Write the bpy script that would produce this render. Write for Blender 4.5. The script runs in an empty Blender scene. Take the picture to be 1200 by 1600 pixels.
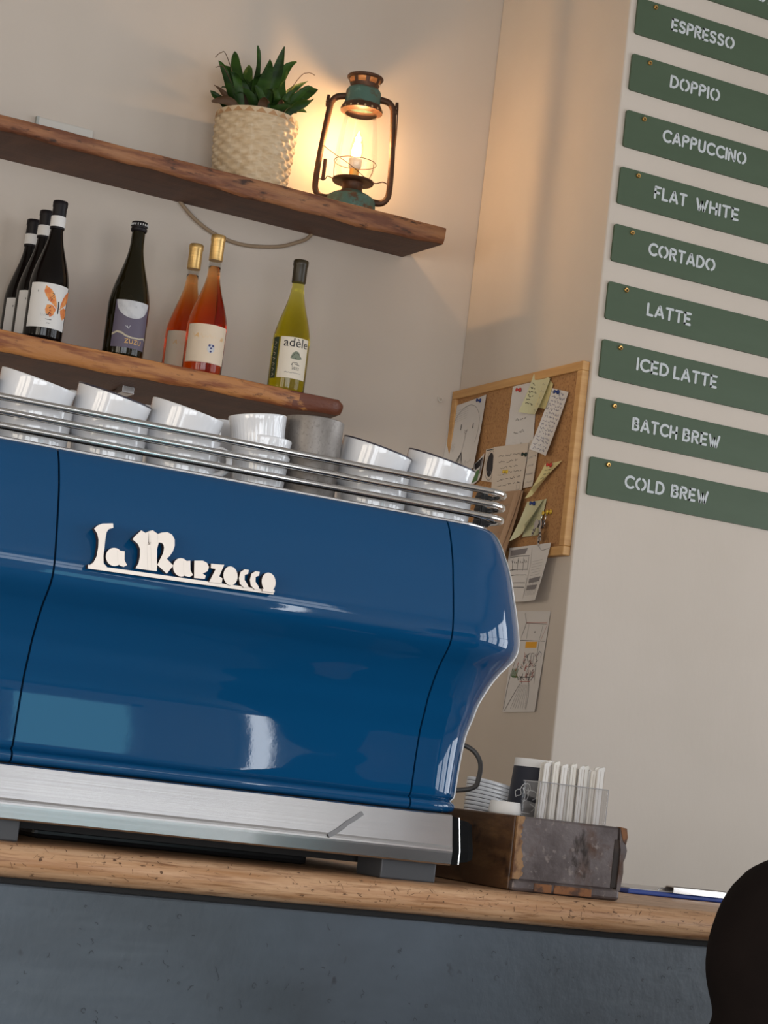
import bpy, bmesh, math, random
from mathutils import Vector, Matrix
from math import sin, cos, pi, radians as R_
random.seed(7)
C = bpy.context.scene.collection
scn = bpy.context.scene

# ------------------------------------------------------------------ camera
EYE = 1.205
yaw, pitch, roll = R_(26.355), R_(7.5987), R_(-6.6973)
fwd = Vector((sin(yaw)*cos(pitch), cos(yaw)*cos(pitch), sin(pitch)))
rgt = Vector((cos(yaw), -sin(yaw), 0)); dwn = fwd.cross(rgt)
r2 = rgt*cos(roll) + dwn*sin(roll); d2 = -rgt*sin(roll) + dwn*cos(roll)
cam_d = bpy.data.cameras.new('camera'); cam = bpy.data.objects.new('camera', cam_d); C.objects.link(cam)
cam_d.sensor_fit = 'VERTICAL'; cam_d.sensor_height = 36.0; cam_d.lens = 3334.57/1600*36
cam_d.clip_start = .05; cam_d.clip_end = 60
m3 = Matrix((r2, -d2, -fwd)).transposed()
cam.matrix_world = Matrix.Translation((0, 0, EYE)) @ m3.to_4x4()
scn.camera = cam

# ------------------------------------------------------------------ light and exposure
scn.view_settings.view_transform = 'Standard'; scn.view_settings.look = 'None'
scn.view_settings.gamma = 1.0; scn.view_settings.use_curve_mapping = False
scn.view_settings.exposure = 0.05
world = bpy.data.worlds.new('daylight'); scn.world = world; world.use_nodes = True
bg = world.node_tree.nodes['Background']; bg.inputs[0].default_value = (.62, .78, 1, 1); bg.inputs[1].default_value = .6

def area(name, loc, rot, sx, sy, radiance, col):
    d = bpy.data.lights.new(name, 'AREA'); d.shape = 'RECTANGLE'; d.size = sx; d.size_y = sy
    d.energy = radiance*pi*sx*sy; d.color = col
    o = bpy.data.objects.new(name, d); C.objects.link(o); o.location = loc; o.rotation_euler = rot
    return o
# rear and right daylight, added fill on the left (windows are built below)
RY0, RX0, RX1, CEIL = -3.0, -3.2, 5.6, 3.75
WINS_REAR = [(-2.6, -.9, .5, 2.2, 6.2, (.93, .965, 1)), (-.7, 1.6, .5, 2.2, 6.2, (.93, .965, 1)),
             (2.42, 3.0, .30, 1.50, 1.8, (.22, .72, .80)), (3.42, 3.62, .10, 2.3, 9.0, (.92, .96, 1)),]
TRANSOM = (1.9, 3.9, 2.72, 3.60, 3.0, (.92, .96, 1))
FILL_WINS_LEFT = [(-2.2, -.6, .5, 2.2, 6.0, (1, .875, .70)), (-.3, 1.3, .5, 2.2, 6.0, (1, .875, .70)), (3.0, 4.3, .7, 2.0, 6.5, (1, .875, .70))]  # unseen left windows, added to brighten the side wall with the cork board
WINS_RIGHT = [(-2.4, -.9, .7, 2.9, 4.6, (.92, .96, 1)), (-.6, .9, .7, 2.9, 4.6, (.92, .96, 1)), (1.2, 2.7, .7, 2.9, 4.6, (.92, .96, 1))]
for a, b, z0, z1, e, c in WINS_REAR+[TRANSOM]:
    area('window_daylight', ((a+b)/2, RY0-.06, (z0+z1)/2), (-pi/2, 0, pi), b-a, z1-z0, e, c)
for a, b, z0, z1, e, c in WINS_RIGHT:
    area('window_daylight', (RX1+.06, (a+b)/2, (z0+z1)/2), (-pi/2, 0, -pi/2), b-a, z1-z0, e, c)

for a, b, z0, z1, e, c in FILL_WINS_LEFT:
    area('window_daylight', (RX0-.06, (a+b)/2, (z0+z1)/2), (-pi/2, 0, pi/2), b-a, z1-z0, e, c)  # warm fill light at the added left windows
# ------------------------------------------------------------------ helpers
def tag(o, label=None, cat=None, group=None, kind=None):
    if label: o['label'] = label
    if cat: o['category'] = cat
    if group: o['group'] = group
    if kind: o['kind'] = kind
    return o
ORG = {}
def thing(name, label, cat, loc=(0, 0, 0), group=None):
    o = bpy.data.objects.new(name, None); C.objects.link(o); o.location = loc; o.empty_display_size = .05
    ORG[o.name] = Vector(loc)
    return tag(o, label, cat, group)
def obj(name, bm, mat, parent=None, smooth=False, origin=None, auto=None):
    """link a bmesh (world coordinates) as one mesh object under parent"""
    org = ORG[parent.name] if parent else Vector(origin or (0, 0, 0))
    if org.length: bmesh.ops.translate(bm, verts=bm.verts, vec=-org)
    bmesh.ops.recalc_face_normals(bm, faces=bm.faces) if not getattr(bm, 'x', None) else None
    me = bpy.data.meshes.new(name); bm.to_mesh(me); bm.free()
    for m in (mat if isinstance(mat, (list, tuple)) else [mat]): me.materials.append(m)
    if smooth or auto:
        for p in me.polygons: p.use_smooth = True
        if auto: me.set_sharp_from_angle(angle=R_(auto))
    o = bpy.data.objects.new(name, me); C.objects.link(o)
    if parent: o.parent = parent; ORG[o.name] = org
    else: o.location = org; ORG[o.name] = org
    return o
def dup(root, loc, rot=None, label=None, group=None):
    r = root.copy(); C.objects.link(r); r.location = loc
    if rot is not None: r.rotation_euler = rot
    if label: r['label'] = label
    if group: r['group'] = group
    for ch in list(root.children):
        c = ch.copy(); C.objects.link(c); c.parent = r
        for g in list(ch.children):
            d = g.copy(); C.objects.link(d); d.parent = c
    return r
def NB(): return bmesh.new()
def face(bm, vs, mi=0):
    try: f = bm.faces.new(vs); f.material_index = mi; return f
    except ValueError: return None
def box(bm, x0, x1, y0, y1, z0, z1, bev=0, seg=2, mi=0):
    v = [bm.verts.new(p) for p in ((x0,y0,z0),(x1,y0,z0),(x1,y1,z0),(x0,y1,z0),(x0,y0,z1),(x1,y0,z1),(x1,y1,z1),(x0,y1,z1))]
    fs = [face(bm, [v[i] for i in q], mi) for q in ((3,2,1,0),(4,5,6,7),(0,1,5,4),(1,2,6,5),(2,3,7,6),(3,0,4,7))]
    if bev:
        es = list({e for f in fs for e in f.edges})
        bmesh.ops.bevel(bm, geom=es, offset=bev, segments=seg, profile=.5, affect='EDGES')
    return v
def lathe(bm, prof, c=(0, 0, 0), n=40, mi=0, cap0=True, cap1=True, rf=None):
    rings = []
    for k, (r, z) in enumerate(prof):
        rr = []
        for i in range(n):
            a = 2*pi*i/n; q = r if rf is None else rf(r, z, a)
            rr.append(bm.verts.new((c[0]+q*cos(a), c[1]+q*sin(a), c[2]+z)))
        rings.append(rr)
    for a, b in zip(rings, rings[1:]):
        for i in range(n): face(bm, (a[i], a[(i+1) % n], b[(i+1) % n], b[i]), mi)
    if cap0: face(bm, rings[0][::-1], mi)
    if cap1: face(bm, rings[-1], mi)
def tube(bm, pts, r, n=10, mi=0, closed=False, caps=True):
    pts = [Vector(p) for p in pts]; N = len(pts); rings = []; up = None
    for i, p in enumerate(pts):
        if closed: t = (pts[(i+1) % N]-pts[i-1])
        else: t = pts[min(i+1, N-1)]-pts[max(i-1, 0)]
        t.normalize()
        if up is None:
            up = t.orthogonal().normalized()
        up = (up - t*up.dot(t)).normalized(); s = t.cross(up)
        rad = r[i] if isinstance(r, (list, tuple)) else r
        rings.append([bm.verts.new(p + (up*cos(2*pi*k/n)+s*sin(2*pi*k/n))*rad) for k in range(n)])
    prs = list(zip(rings, rings[1:])) + ([(rings[-1], rings[0])] if closed else [])
    for a, b in prs:
        for k in range(n): face(bm, (a[k], a[(k+1) % n], b[(k+1) % n], b[k]), mi)
    if caps and not closed: face(bm, rings[0][::-1], mi); face(bm, rings[-1], mi)
def bez(p0, p1, p2, p3, n=12):
    p0, p1, p2, p3 = map(Vector, (p0, p1, p2, p3))
    return [p0*(1-t)**3+3*p1*t*(1-t)**2+3*p2*t*t*(1-t)+p3*t**3 for t in (i/n for i in range(n+1))]
def smoothpath(pts, k=6):
    pts = [Vector(p) for p in pts]; out = []
    for i in range(len(pts)-1):
        a = pts[max(i-1, 0)]; b = pts[i]; c = pts[i+1]; d = pts[min(i+2, len(pts)-1)]
        for j in range(k):
            t = j/k
            out.append(.5*((2*b)+(c-a)*t+(2*a-5*b+4*c-d)*t*t+(3*b-a-3*c+d)*t**3))
    return out+[pts[-1]]
def ribbon2(pts, hw, capn=5):
    """outline of a rounded stroke in 2D"""
    P = [Vector((p[0], p[1])) for p in pts]; L = []; Rr = []
    def nrm(a, b):
        d = (b-a).normalized(); return Vector((-d.y, d.x))
    for i, p in enumerate(P):
        if i == 0: n = nrm(P[0], P[1])
        elif i == len(P)-1: n = nrm(P[-2], P[-1])
        else:
            n1 = nrm(P[i-1], p); n2 = nrm(p, P[i+1]); n = (n1+n2)
            n = n/max(.35, n.length_squared/2) if n.length > 1e-6 else n1
        L.append(p+n*hw); Rr.append(p-n*hw)
    def cap(c, n0):
        a0 = math.atan2(n0.y, n0.x)
        return [c+Vector((cos(a0-pi*k/capn), sin(a0-pi*k/capn)))*hw for k in range(1, capn)]
    e = cap(P[-1], nrm(P[-2], P[-1])); s = cap(P[0], -nrm(P[0], P[1]))
    return L+e+Rr[::-1]+s
def strip(bm, pts3, w, nrm, mi=0):
    """thin flat stroke on a surface: quads along a 3D polyline"""
    pv = None; P = [Vector(p) for p in pts3]; nrm = Vector(nrm)
    for i, p in enumerate(P):
        t = P[min(i+1, len(P)-1)]-P[max(i-1, 0)]
        if t.length < 1e-9: continue
        s = t.normalized().cross(nrm)*w/2
        v = (bm.verts.new(p+s), bm.verts.new(p-s))
        if pv: face(bm, (pv[0], pv[1], v[1], v[0]), mi)
        pv = v
def prism(bm, poly, f0, f1, mi=0):
    """2D outline -> solid; f0/f1 map (u,v) to 3D for the two caps"""
    a = [bm.verts.new(f0(*p)) for p in poly]; b = [bm.verts.new(f1(*p)) for p in poly]; n = len(poly)
    face(bm, a, mi); face(bm, b[::-1], mi)
    for i in range(n): face(bm, (a[i], a[(i+1) % n], b[(i+1) % n], b[i]), mi)

# ------------------------------------------------------------------ materials
def mat(name, col, rough=.5, metal=0, coat=0, spec=.5, var=None, bump=None, trans=0, ior=1.45, emit=None, coatr=.03, absorb=None):
    """var: list of (scale xyz, colour, lo, hi, detail) mixed over col; bump: (scale xyz, strength, distance)"""
    m = bpy.data.materials.new(name); m.use_nodes = True; nt = m.node_tree; N = nt.nodes; L = nt.links
    b = N['Principled BSDF']
    b.inputs['Base Color'].default_value = (*col, 1); b.inputs['Roughness'].default_value = rough
    b.inputs['Metallic'].default_value = metal; b.inputs['Coat Weight'].default_value = coat; b.inputs['Coat Roughness'].default_value = coatr
    b.inputs['Specular IOR Level'].default_value = spec; b.inputs['Transmission Weight'].default_value = trans; b.inputs['IOR'].default_value = ior
    if absorb:
        va = N.new('ShaderNodeVolumeAbsorption'); va.inputs['Color'].default_value = (*absorb[0], 1); va.inputs['Density'].default_value = absorb[1]
        L.new(va.outputs[0], N['Material Output'].inputs['Volume'])
    if emit: b.inputs['Emission Color'].default_value = (*emit[0], 1); b.inputs['Emission Strength'].default_value = emit[1]
    if var or bump: tc = N.new('ShaderNodeTexCoord')
    def noise(sc, det=4, rg=.6):
        mp = N.new('ShaderNodeMapping'); mp.inputs['Scale'].default_value = sc if isinstance(sc, tuple) else (sc,)*3
        L.new(tc.outputs['Object'], mp.inputs[0]); t = N.new('ShaderNodeTexNoise'); t.inputs['Scale'].default_value = 1
        t.inputs['Detail'].default_value = det; t.inputs['Roughness'].default_value = rg; L.new(mp.outputs[0], t.inputs['Vector'])
        return t
    if var:
        prev = None
        for v in var:
            sc, c2, lo, hi = v[:4]
            t = noise(sc, v[4] if len(v) > 4 else 4)
            rmp = N.new('ShaderNodeMapRange'); rmp.inputs['From Min'].default_value = lo; rmp.inputs['From Max'].default_value = hi
            L.new(t.outputs['Fac'], rmp.inputs['Value'])
            mx = N.new('ShaderNodeMix'); mx.data_type = 'RGBA'; L.new(rmp.outputs[0], mx.inputs['Factor'])
            if prev: L.new(prev, mx.inputs['A'])
            else: mx.inputs['A'].default_value = (*col, 1)
            mx.inputs['B'].default_value = (*c2, 1); prev = mx.outputs['Result']
        L.new(prev, b.inputs['Base Color'])
    if bump:
        t = noise(bump[0], 4); bp = N.new('ShaderNodeBump'); bp.inputs['Strength'].default_value = bump[1]; bp.inputs['Distance'].default_value = bump[2]
        L.new(t.outputs['Fac'], bp.inputs['Height']); L.new(bp.outputs[0], b.inputs['Normal'])
        if coat: L.new(bp.outputs[0], b.inputs['Coat Normal'])
    return m
def clear_glass(name, tint=(1, 1, 1), f=.08):
    m = bpy.data.materials.new(name); m.use_nodes = True; nt = m.node_tree; N = nt.nodes; L = nt.links
    for n in list(N): N.remove(n)
    o = N.new('ShaderNodeOutputMaterial'); t = N.new('ShaderNodeBsdfTransparent'); g = N.new('ShaderNodeBsdfGlossy')
    t.inputs[0].default_value = (*tint, 1); g.inputs['Roughness'].default_value = .02
    lw = N.new('ShaderNodeLayerWeight'); lw.inputs['Blend'].default_value = .25
    mu = N.new('ShaderNodeMath'); mu.operation = 'MULTIPLY_ADD'; mu.inputs[1].default_value = .3; mu.inputs[2].default_value = f*.25
    mx = N.new('ShaderNodeMixShader'); L.new(lw.outputs['Fresnel'], mu.inputs[0]); L.new(mu.outputs[0], mx.inputs[0])
    L.new(t.outputs[0], mx.inputs[1]); L.new(g.outputs[0], mx.inputs[2]); L.new(mx.outputs[0], o.inputs[0])
    return m
M = {}
M['wall'] = mat('warm_white_paint', (.62, .545, .475), .75, var=[((1.3, 1.3, 1.3), (.57, .50, .43), .4, .75)], bump=((120, 120, 120), .06, .002))
M['sidewall'] = mat('warm_white_paint_rough', (.62, .54, .465), .75, var=[((1.7, 1.7, 1.7), (.57, .495, .42), .4, .75)], bump=((60, 60, 25), .12, .003))
M['ceil'] = mat('ceiling_paint', (.42, .40, .38), .8)
M['floor'] = mat('grey_concrete_floor', (.07, .07, .073), .45, var=[((3, 3, 3), (.045, .045, .047), .4, .7)])
M['frame_white'] = mat('white_window_paint', (.7, .7, .68), .45)
M['shelf'] = mat('oiled_shelf_wood', (.115, .046, .024), .55, var=[((3, 60, 60), (.07, .028, .015), .35, .7), ((14, 5, 14), (.15, .062, .032), .5, .8)], bump=((260, 8, 40), .35, .003))
M['live'] = mat('live_edge_wood', (.33, .135, .056), .5, var=[((9, 30, 70), (.16, .055, .026), .40, .62, 6), ((5, 5, 40), (.40, .19, .085), .5, .75), ((22, 40, 70), (.055, .024, .014), .58, .70, 5)], bump=((30, 50, 120), .5, .004))
M['live_low'] = mat('live_edge_wood_red', (.47, .20, .065), .45, var=[((7, 30, 60), (.25, .08, .028), .47, .62, 6), ((30, 40, 90), (.10, .035, .018), .60, .70, 5)], bump=((25, 40, 90), .5, .004))
M['live_end'] = mat('dark_bark_wood', (.15, .045, .022), .4, var=[((30, 30, 60), (.40, .17, .05), .62, .68, 5)], bump=((30, 40, 90), .5, .004))
M['counter'] = mat('worn_counter_wood', (.60, .37, .215), .42, var=[((5, 90, 90), (.42, .215, .10), .40, .66, 5), ((14, 50, 260), (.26, .12, .052), .52, .70, 6), ((70, 190, 190), (.17, .09, .048), .64, .70, 3)], bump=((50, 90, 120), .4, .002))
M['zinc'] = mat('blue_grey_panel', (.095, .117, .145), .38, metal=.1, var=[((2.2, 2.2, 4), (.062, .074, .088), .35, .65, 5), ((30, 30, 22), (.05, .055, .065), .68, .74, 3), ((1.2, 1.2, 9), (.13, .155, .18), .5, .8)], bump=((34, 34, 26), .3, .003))
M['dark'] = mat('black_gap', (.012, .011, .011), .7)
M['blue'] = mat('blue_enamel', (.003, .060, .165), .3, coat=1.0, coatr=.025, spec=.0, bump=((45, 45, 45), .012, .002))
M['ivory'] = mat('ivory_side_panel', (.78, .76, .72), .3, coat=.5)
M['steel'] = mat('brushed_steel', (.54, .52, .51), .27, metal=1, var=[((2, 40, 260), (.48, .465, .46), .35, .7), ((3.5, 3, 3), (.58, .56, .55), .45, .7)], bump=((3, 60, 500), .04, .001))
M['chrome'] = mat('polished_chrome', (.72, .70, .68), .12, metal=1)
M['badge'] = mat('satin_badge_metal', (.92, .82, .73), .42, metal=.8)
M['badge_side'] = mat('badge_edge', (.10, .06, .045), .4, metal=.6)
M['black_plastic'] = mat('black_plastic', (.015, .015, .016), .28)
M['foot'] = mat('dark_grey_rubber', (.052, .054, .060), .5)
M['china'] = mat('white_china', (.74, .74, .76), .12, coat=.6, spec=.5)
M['chinarim'] = mat('dark_rim_line', (.035, .03, .045), .3)
M['alu'] = mat('worn_aluminium', (.25, .225, .205), .5, metal=.5, var=[((30, 30, 14), (.17, .15, .135), .40, .66), ((330, 330, 260), (.15, .132, .118), .55, .70)], bump=((90, 90, 90), .3, .001))
M['blackglass'] = mat('black_bottle_glass', (.005, .0035, .003), .08, spec=.3)
M['olive'] = mat('dark_olive_glass', (.012, .0095, .003), .08, spec=.35)
M['orange'] = mat('orange_wine_in_glass', (1, 1, 1), .03, trans=1, ior=1.36, absorb=((.955, .57, .02), 72))
M['clearneck'] = clear_glass('clear_glass_neck', (.97, .97, .96))
M['yellowglass'] = mat('yellow_green_bottle', (1, 1, 1), .03, trans=1, ior=1.36, absorb=((.88, .85, .0), 66))
M['gold'] = mat('gold_capsule', (.62, .40, .15), .35, metal=.7, var=[((2, 2, 260), (.42, .25, .08), .5, .7)])
M['foil_black'] = mat('black_foil', (.008, .0055, .007), .45, spec=.25)
M['foil_olive'] = mat('dark_olive_foil', (.030, .020, .006), .35)
M['paper_white'] = mat('label_white', (.74, .72, .70), .6)
M['paper_cream'] = mat('label_cream', (.76, .62, .47), .6)
M['paper_pale'] = mat('label_pale', (.78, .70, .58), .6)
M['capwhite'] = mat('white_crown_print', (.6, .6, .6), .4)
M['ink'] = mat('black_ink', (.03, .027, .03), .7)
M['ink_grey'] = mat('grey_pencil', (.22, .2, .2), .8)
M['ink_blue'] = mat('blue_ink', (.06, .06, .18), .7)
M['ink_red'] = mat('red_ink', (.45, .10, .07), .7)
M['ink_orange'] = mat('orange_ink', (.75, .36, .03), .7)
M['ink_green'] = mat('green_ink', (.10, .20, .08), .7)
M['wing'] = mat('orange_wing_print', (.72, .20, .055), .6, var=[((90, 90, 90), (.80, .34, .10), .45, .6)])
M['night'] = mat('purple_night_print', (.115, .095, .14), .5)
M['moon'] = mat('pale_moon_print', (.60, .60, .62), .6, var=[((50, 50, 50), (.45, .45, .48), .45, .7)])
M['sand'] = mat('sand_print', (.52, .46, .34), .6)
M['goldprint'] = mat('gold_print', (.80, .46, .13), .4)
M['straw'] = mat('woven_straw', (.66, .50, .32), .6, var=[((25, 25, 60), (.55, .38, .21), .45, .7), ((60, 60, 20), (.74, .60, .42), .5, .75)])
M['straw_dark'] = mat('tan_straw', (.47, .26, .12), .6)
M['leaf'] = mat('dark_green_leaf', (.034, .082, .010), .42, spec=.25, var=[((8, 8, 30), (.013, .034, .006), .4, .6)])
M['leaf2'] = mat('striped_leaf', (.045, .10, .012), .4, spec=.25, var=[((50, 50, 8), (.20, .22, .045), .54, .68), ((6, 6, 9), (.02, .05, .009), .5, .7)])
M['leaf_dry'] = mat('dry_leaf', (.10, .05, .022), .6)
M['soil'] = mat('dark_soil', (.02, .014, .01), .9)
M['verdigris'] = mat('verdigris_paint', (.085, .16, .125), .5, var=[((25, 25, 40), (.12, .055, .025), .52, .62, 6), ((60, 60, 60), (.15, .25, .20), .55, .75)], bump=((80, 80, 80), .3, .002))
M['rust'] = mat('rusty_brown_metal', (.085, .036, .017), .5, metal=.3, var=[((40, 40, 40), (.15, .062, .027), .5, .7), ((18, 18, 25), (.06, .055, .03), .55, .7)], bump=((90, 90, 90), .3, .002))
M['brass'] = mat('brass', (.70, .42, .14), .3, metal=1)
M['porcelain'] = mat('lamp_holder_white', (.75, .68, .55), .4)
M['globe'] = clear_glass('lantern_globe_glass')
M['bulb'] = mat('lit_candle_bulb', (1, .8, .5), .3, emit=((1, .62, .24), 14))
M['filament'] = mat('glowing_filament', (1, .9, .7), .3, emit=((1, .78, .45), 30))
M['sign'] = mat('sage_green_sign_paint', (.060, .092, .050), .55, var=[((3, 3, 9), (.070, .105, .060), .4, .7)])
M['signtext'] = mat('pale_grey_lettering', (.56, .585, .60), .5)
M['signedge'] = mat('sign_edge', (.03, .035, .025), .6)
M['cork'] = mat('cork', (.42, .215, .085), .8, var=[((180, 180, 180), (.26, .12, .045), .5, .66, 5), ((70, 70, 70), (.50, .27, .11), .55, .75)], bump=((200, 200, 200), .4, .002))
M['pine'] = mat('pine_frame', (.60, .34, .13), .5, var=[((4, 4, 60), (.50, .26, .09), .4, .7)])
M['note_white'] = mat('note_paper', (.66, .62, .585), .8)
M['note_cream'] = mat('cream_card', (.63, .535, .44), .8)
M['note_yellow'] = mat('pale_yellow_note', (.66, .56, .27), .8)
M['note_sage'] = mat('pale_sage_note', (.58, .55, .34), .8)
M['kraft'] = mat('brown_kraft_paper', (.40, .25, .15), .8)
M['pin_red'] = mat('red_pin', (.55, .04, .03), .3)
M['pin_blue'] = mat('blue_pin', (.02, .045, .19), .3)
M['pin_black'] = mat('black_green_pin', (.012, .03, .02), .3)
M['pin_yellow'] = mat('yellow_pin', (.75, .50, .05), .3)
M['keymetal'] = mat('key_metal', (.62, .60, .58), .25, metal=1)
M['mould_metal'] = mat('dark_mould_metal', (.085, .066, .064), .40, metal=.35, var=[((16, 16, 16), (.145, .120, .118), .38, .62, 6), ((13, 13, 13), (.075, .034, .018), .56, .68, 5), ((95, 95, 95), (.22, .18, .165), .60, .72), ((28, 28, 12), (.028, .018, .014), .62, .70, 5)], bump=((60, 60, 60), .3, .002))
M['mould_wood'] = mat('mould_brown_wood', (.075, .034, .014), .5, var=[((10, 10, 40), (.15, .075, .03), .5, .7), ((40, 40, 40), (.03, .014, .007), .55, .7)], bump=((30, 30, 90), .3, .002))
M['dark_brown'] = mat('recess_shade_brown', (.020, .012, .009), .6, var=[((30, 30, 30), (.045, .025, .016), .5, .7)])  # darkness of the mould box recess put into the colour
M['mould_edge'] = mat('worn_raw_edge', (.30, .165, .072), .5, var=[((40, 40, 30), (.12, .05, .02), .46, .58, 5)])
M['rust_edge'] = mat('rust_edge', (.22, .085, .025), .6, var=[((70, 70, 70), (.07, .03, .015), .45, .6)])
M['cardboard'] = mat('white_card', (.72, .69, .66), .7)
M['navycup'] = mat('navy_paper_cup', (.014, .015, .026), .5)
M['acrylic'] = clear_glass('clear_acrylic', (.985, .985, .99), .12)
M['stirwood'] = mat('paper_sleeve', (.76, .72, .66), .7)
M['straw_fold'] = mat('folded_paper_seam', (.40, .33, .27), .7)
M['clip_blue'] = mat('blue_clipboard', (.03, .07, .33), .4)
M['cloth'] = mat('near_black_cloth', (.0085, .0058, .0052), .95, spec=.1, var=[((5, 5, 5), (.013, .009, .008), .45, .7)])
M['cloth2'] = mat('near_black_trousers', (.012, .010, .011), .9)
M['skin'] = mat('skin', (.55, .34, .25), .5)
M['hair'] = mat('dark_hair', (.015, .009, .006), .5)
M['cord'] = mat('beige_fabric_cord', (.33, .24, .16), .9, bump=((400, 400, 400), .4, .001))
M['hose'] = mat('grey_hose', (.05, .046, .043), .4)
M['socket'] = mat('white_plastic', (.64, .61, .56), .45)

# ------------------------------------------------------------------ setting: room
XC, YW, YS = 2.4195, 4.55, 3.943       # corner x, rear wall y, sign wall y
def struct(name, bm, m, **k): return tag(obj(name, bm, m, **k), kind='structure')
b = NB(); box(b, RX0, RX1, RY0, YW+.15, -.1, 0); struct('floor', b, M['floor'])
b = NB(); box(b, RX0, RX1, RY0, YW+.15, CEIL, CEIL+.1); struct('ceiling', b, M['ceil'])
b = NB(); box(b, RX0, XC+.2, YW, YW+.15, 0, CEIL); struct('wall_back', b, M['wall'])
b = NB(); box(b, XC, RX1, YS, YW-.0005, 0, CEIL, bev=.004, seg=3); struct('wall_right', b, M['sidewall'])
def wall_with_windows(name, wins, lo, hi, P, top=CEIL):
    """P(u0,u1,z0,z1) adds a wall block; vertical slices around openings"""
    b = NB(); u = lo
    for w in wins:
        P(b, u, w[0], 0, top); P(b, w[0], w[1], 0, w[2]); P(b, w[0], w[1], w[3], top); u = w[1]
    P(b, u, hi, 0, top)
    if top < CEIL:
        P(b, lo, TRANSOM[0], top, CEIL); P(b, TRANSOM[1], hi, top, CEIL); P(b, TRANSOM[0], TRANSOM[1], top, TRANSOM[2]); P(b, TRANSOM[0], TRANSOM[1], TRANSOM[3], CEIL)
    return struct(name, b, M['wall'])
wall_with_windows('wall_front', WINS_REAR, RX0, RX1, lambda b, u0, u1, z0, z1: box(b, u0, u1, RY0-.15, RY0, z0, z1), top=2.70)
wall_with_windows('wall_side', WINS_RIGHT, RY0, YS, lambda b, u0, u1, z0, z1: box(b, RX1, RX1+.15, u0, u1, z0, z1))
wall_with_windows('wall_left', FILL_WINS_LEFT, RY0, YW+.15, lambda b, u0, u1, z0, z1: box(b, RX0-.15, RX0, u0, u1, z0, z1))
for k, (w, side) in enumerate([(w, 0) for w in WINS_REAR+[TRANSOM]]+[(w, 1) for w in WINS_RIGHT]+[(w, 2) for w in FILL_WINS_LEFT]):
    a, c, z0, z1 = w[:4]; b = NB(); t = .045
    bars = [(a, a+t, z0, z1), (c-t, c, z0, z1), (a, c, z0, z0+t), (a, c, z1-t, z1)]
    if c-a > .6: bars += [((a+c)/2-.02, (a+c)/2+.02, z0, z1), (a, c, z0+(z1-z0)*.62, z0+(z1-z0)*.62+.04)]
    for u0, u1, v0, v1 in bars:
        if side == 1: box(b, RX1-.01, RX1+.05, u0, u1, v0, v1)
        elif side == 2: box(b, RX0-.05, RX0+.01, u0, u1, v0, v1)
        else: box(b, u0, u1, RY0-.05, RY0+.01, v0, v1)
    struct('window_%d' % (k+1), b, M['frame_white'])  # left wall frames belong to the added fill windows

# ------------------------------------------------------------------ counter
def extrude_x(bm, prof, x0, x1, n=1, mi=0, jit=0):
    prev = None
    for i in range(n+1):
        x = x0+(x1-x0)*i/n
        r = [bm.verts.new((x, y+(random.uniform(-jit, jit) if jit else 0), z+(random.uniform(-jit, jit) if jit else 0))) for y, z in prof]
        if prev:
            for k in range(len(r)): face(bm, (prev[k], prev[(k+1) % len(r)], r[(k+1) % len(r)], r[k]), mi)
        else: face(bm, r[::-1], mi)
        prev = r
    face(bm, prev, mi)
CT = 1.105
nose = [(2.421-.024*cos(R_(a)), 1.085+.020*sin(R_(a))) for a in range(-90, 91, 12)]
b = NB(); extrude_x(b, nose+[(3.10, CT), (3.10, 1.065)], -1.2, 2.9, 160, jit=.0003)
ct = thing('bar_counter', 'long bar counter with worn wooden top, rounded edge and scuffed blue grey front', 'counter', (0, 2.7, 0))
obj('worktop', b, M['counter'], ct, auto=40)
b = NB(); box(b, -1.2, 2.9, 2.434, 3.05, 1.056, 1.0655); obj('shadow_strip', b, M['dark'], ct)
b = NB(); box(b, -1.2, 2.9, 2.422, 3.05, 0, 1.0575, bev=.003); obj('front_panel', b, M['zinc'], ct)
# gouges in the rounded edge: shallow dark nicks
b = NB(); rg = random.Random(3)
for i in range(240):
    x = rg.uniform(.72, 1.95); a = R_(rg.choice([rg.uniform(25, 88), rg.uniform(-35, 60)])); L = rg.uniform(.0015, .009); w = rg.choice([.0003, .0003, .0005, .0009]); th = rg.gauss(.9, .9)
    pts = []
    for k in range(4):
        s = (k/3-.5)*L; aa = a+s*sin(th)/.022; xx = x+s*cos(th)+rg.uniform(-.0005, .0005)
        pts.append((xx, 2.421-.0243*cos(aa), 1.085+.0203*sin(aa)))
    strip(b, pts, w, (0, -cos(a), sin(a)))
for i in range(26):
    x = rg.uniform(.72, 1.95); a = R_(rg.uniform(0, 75)); rr = rg.uniform(.0008, .0022)
    c = Vector((x, 2.421-.0243*cos(a), 1.085+.0203*sin(a))); t = Vector((0, sin(a), cos(a)))
    vs = [b.verts.new(c+(Vector((1, 0, 0))*cos(k*pi/4)*rg.uniform(.7, 1.5)+t*sin(k*pi/4)*rg.uniform(.6, 1.1))*rr) for k in range(8)]
    face(b, vs)
obj('gouges', b, mat('dark_wood_scars', (.13, .065, .032), .7), ct)
b = NB()
for i in range(110):
    x = rg.uniform(.75, 1.8); z = rg.uniform(.90, 1.045); rr = rg.uniform(.0010, .0028); n = 9
    if rg.random() < .55:
        ring = [(x+rr*cos(2*pi*k/n)*1.1, 2.4212, z+rr*sin(2*pi*k/n)*rg.uniform(.9, 1.5)) for k in range(rg.randint(4, n))]
        strip(b, ring, .0007, (0, -1, 0))
    else:
        pts = [(x, 2.4212, z)]
        for k in range(rg.randint(2, 6)): pts.append((pts[-1][0]+rg.uniform(-.003, .003), 2.4212, pts[-1][2]-rg.uniform(-.001, .004)))
        strip(b, pts, .0006, (0, -1, 0))
obj('dents', b, mat('dark_scuff', (.035, .038, .045), .6), ct)

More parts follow.
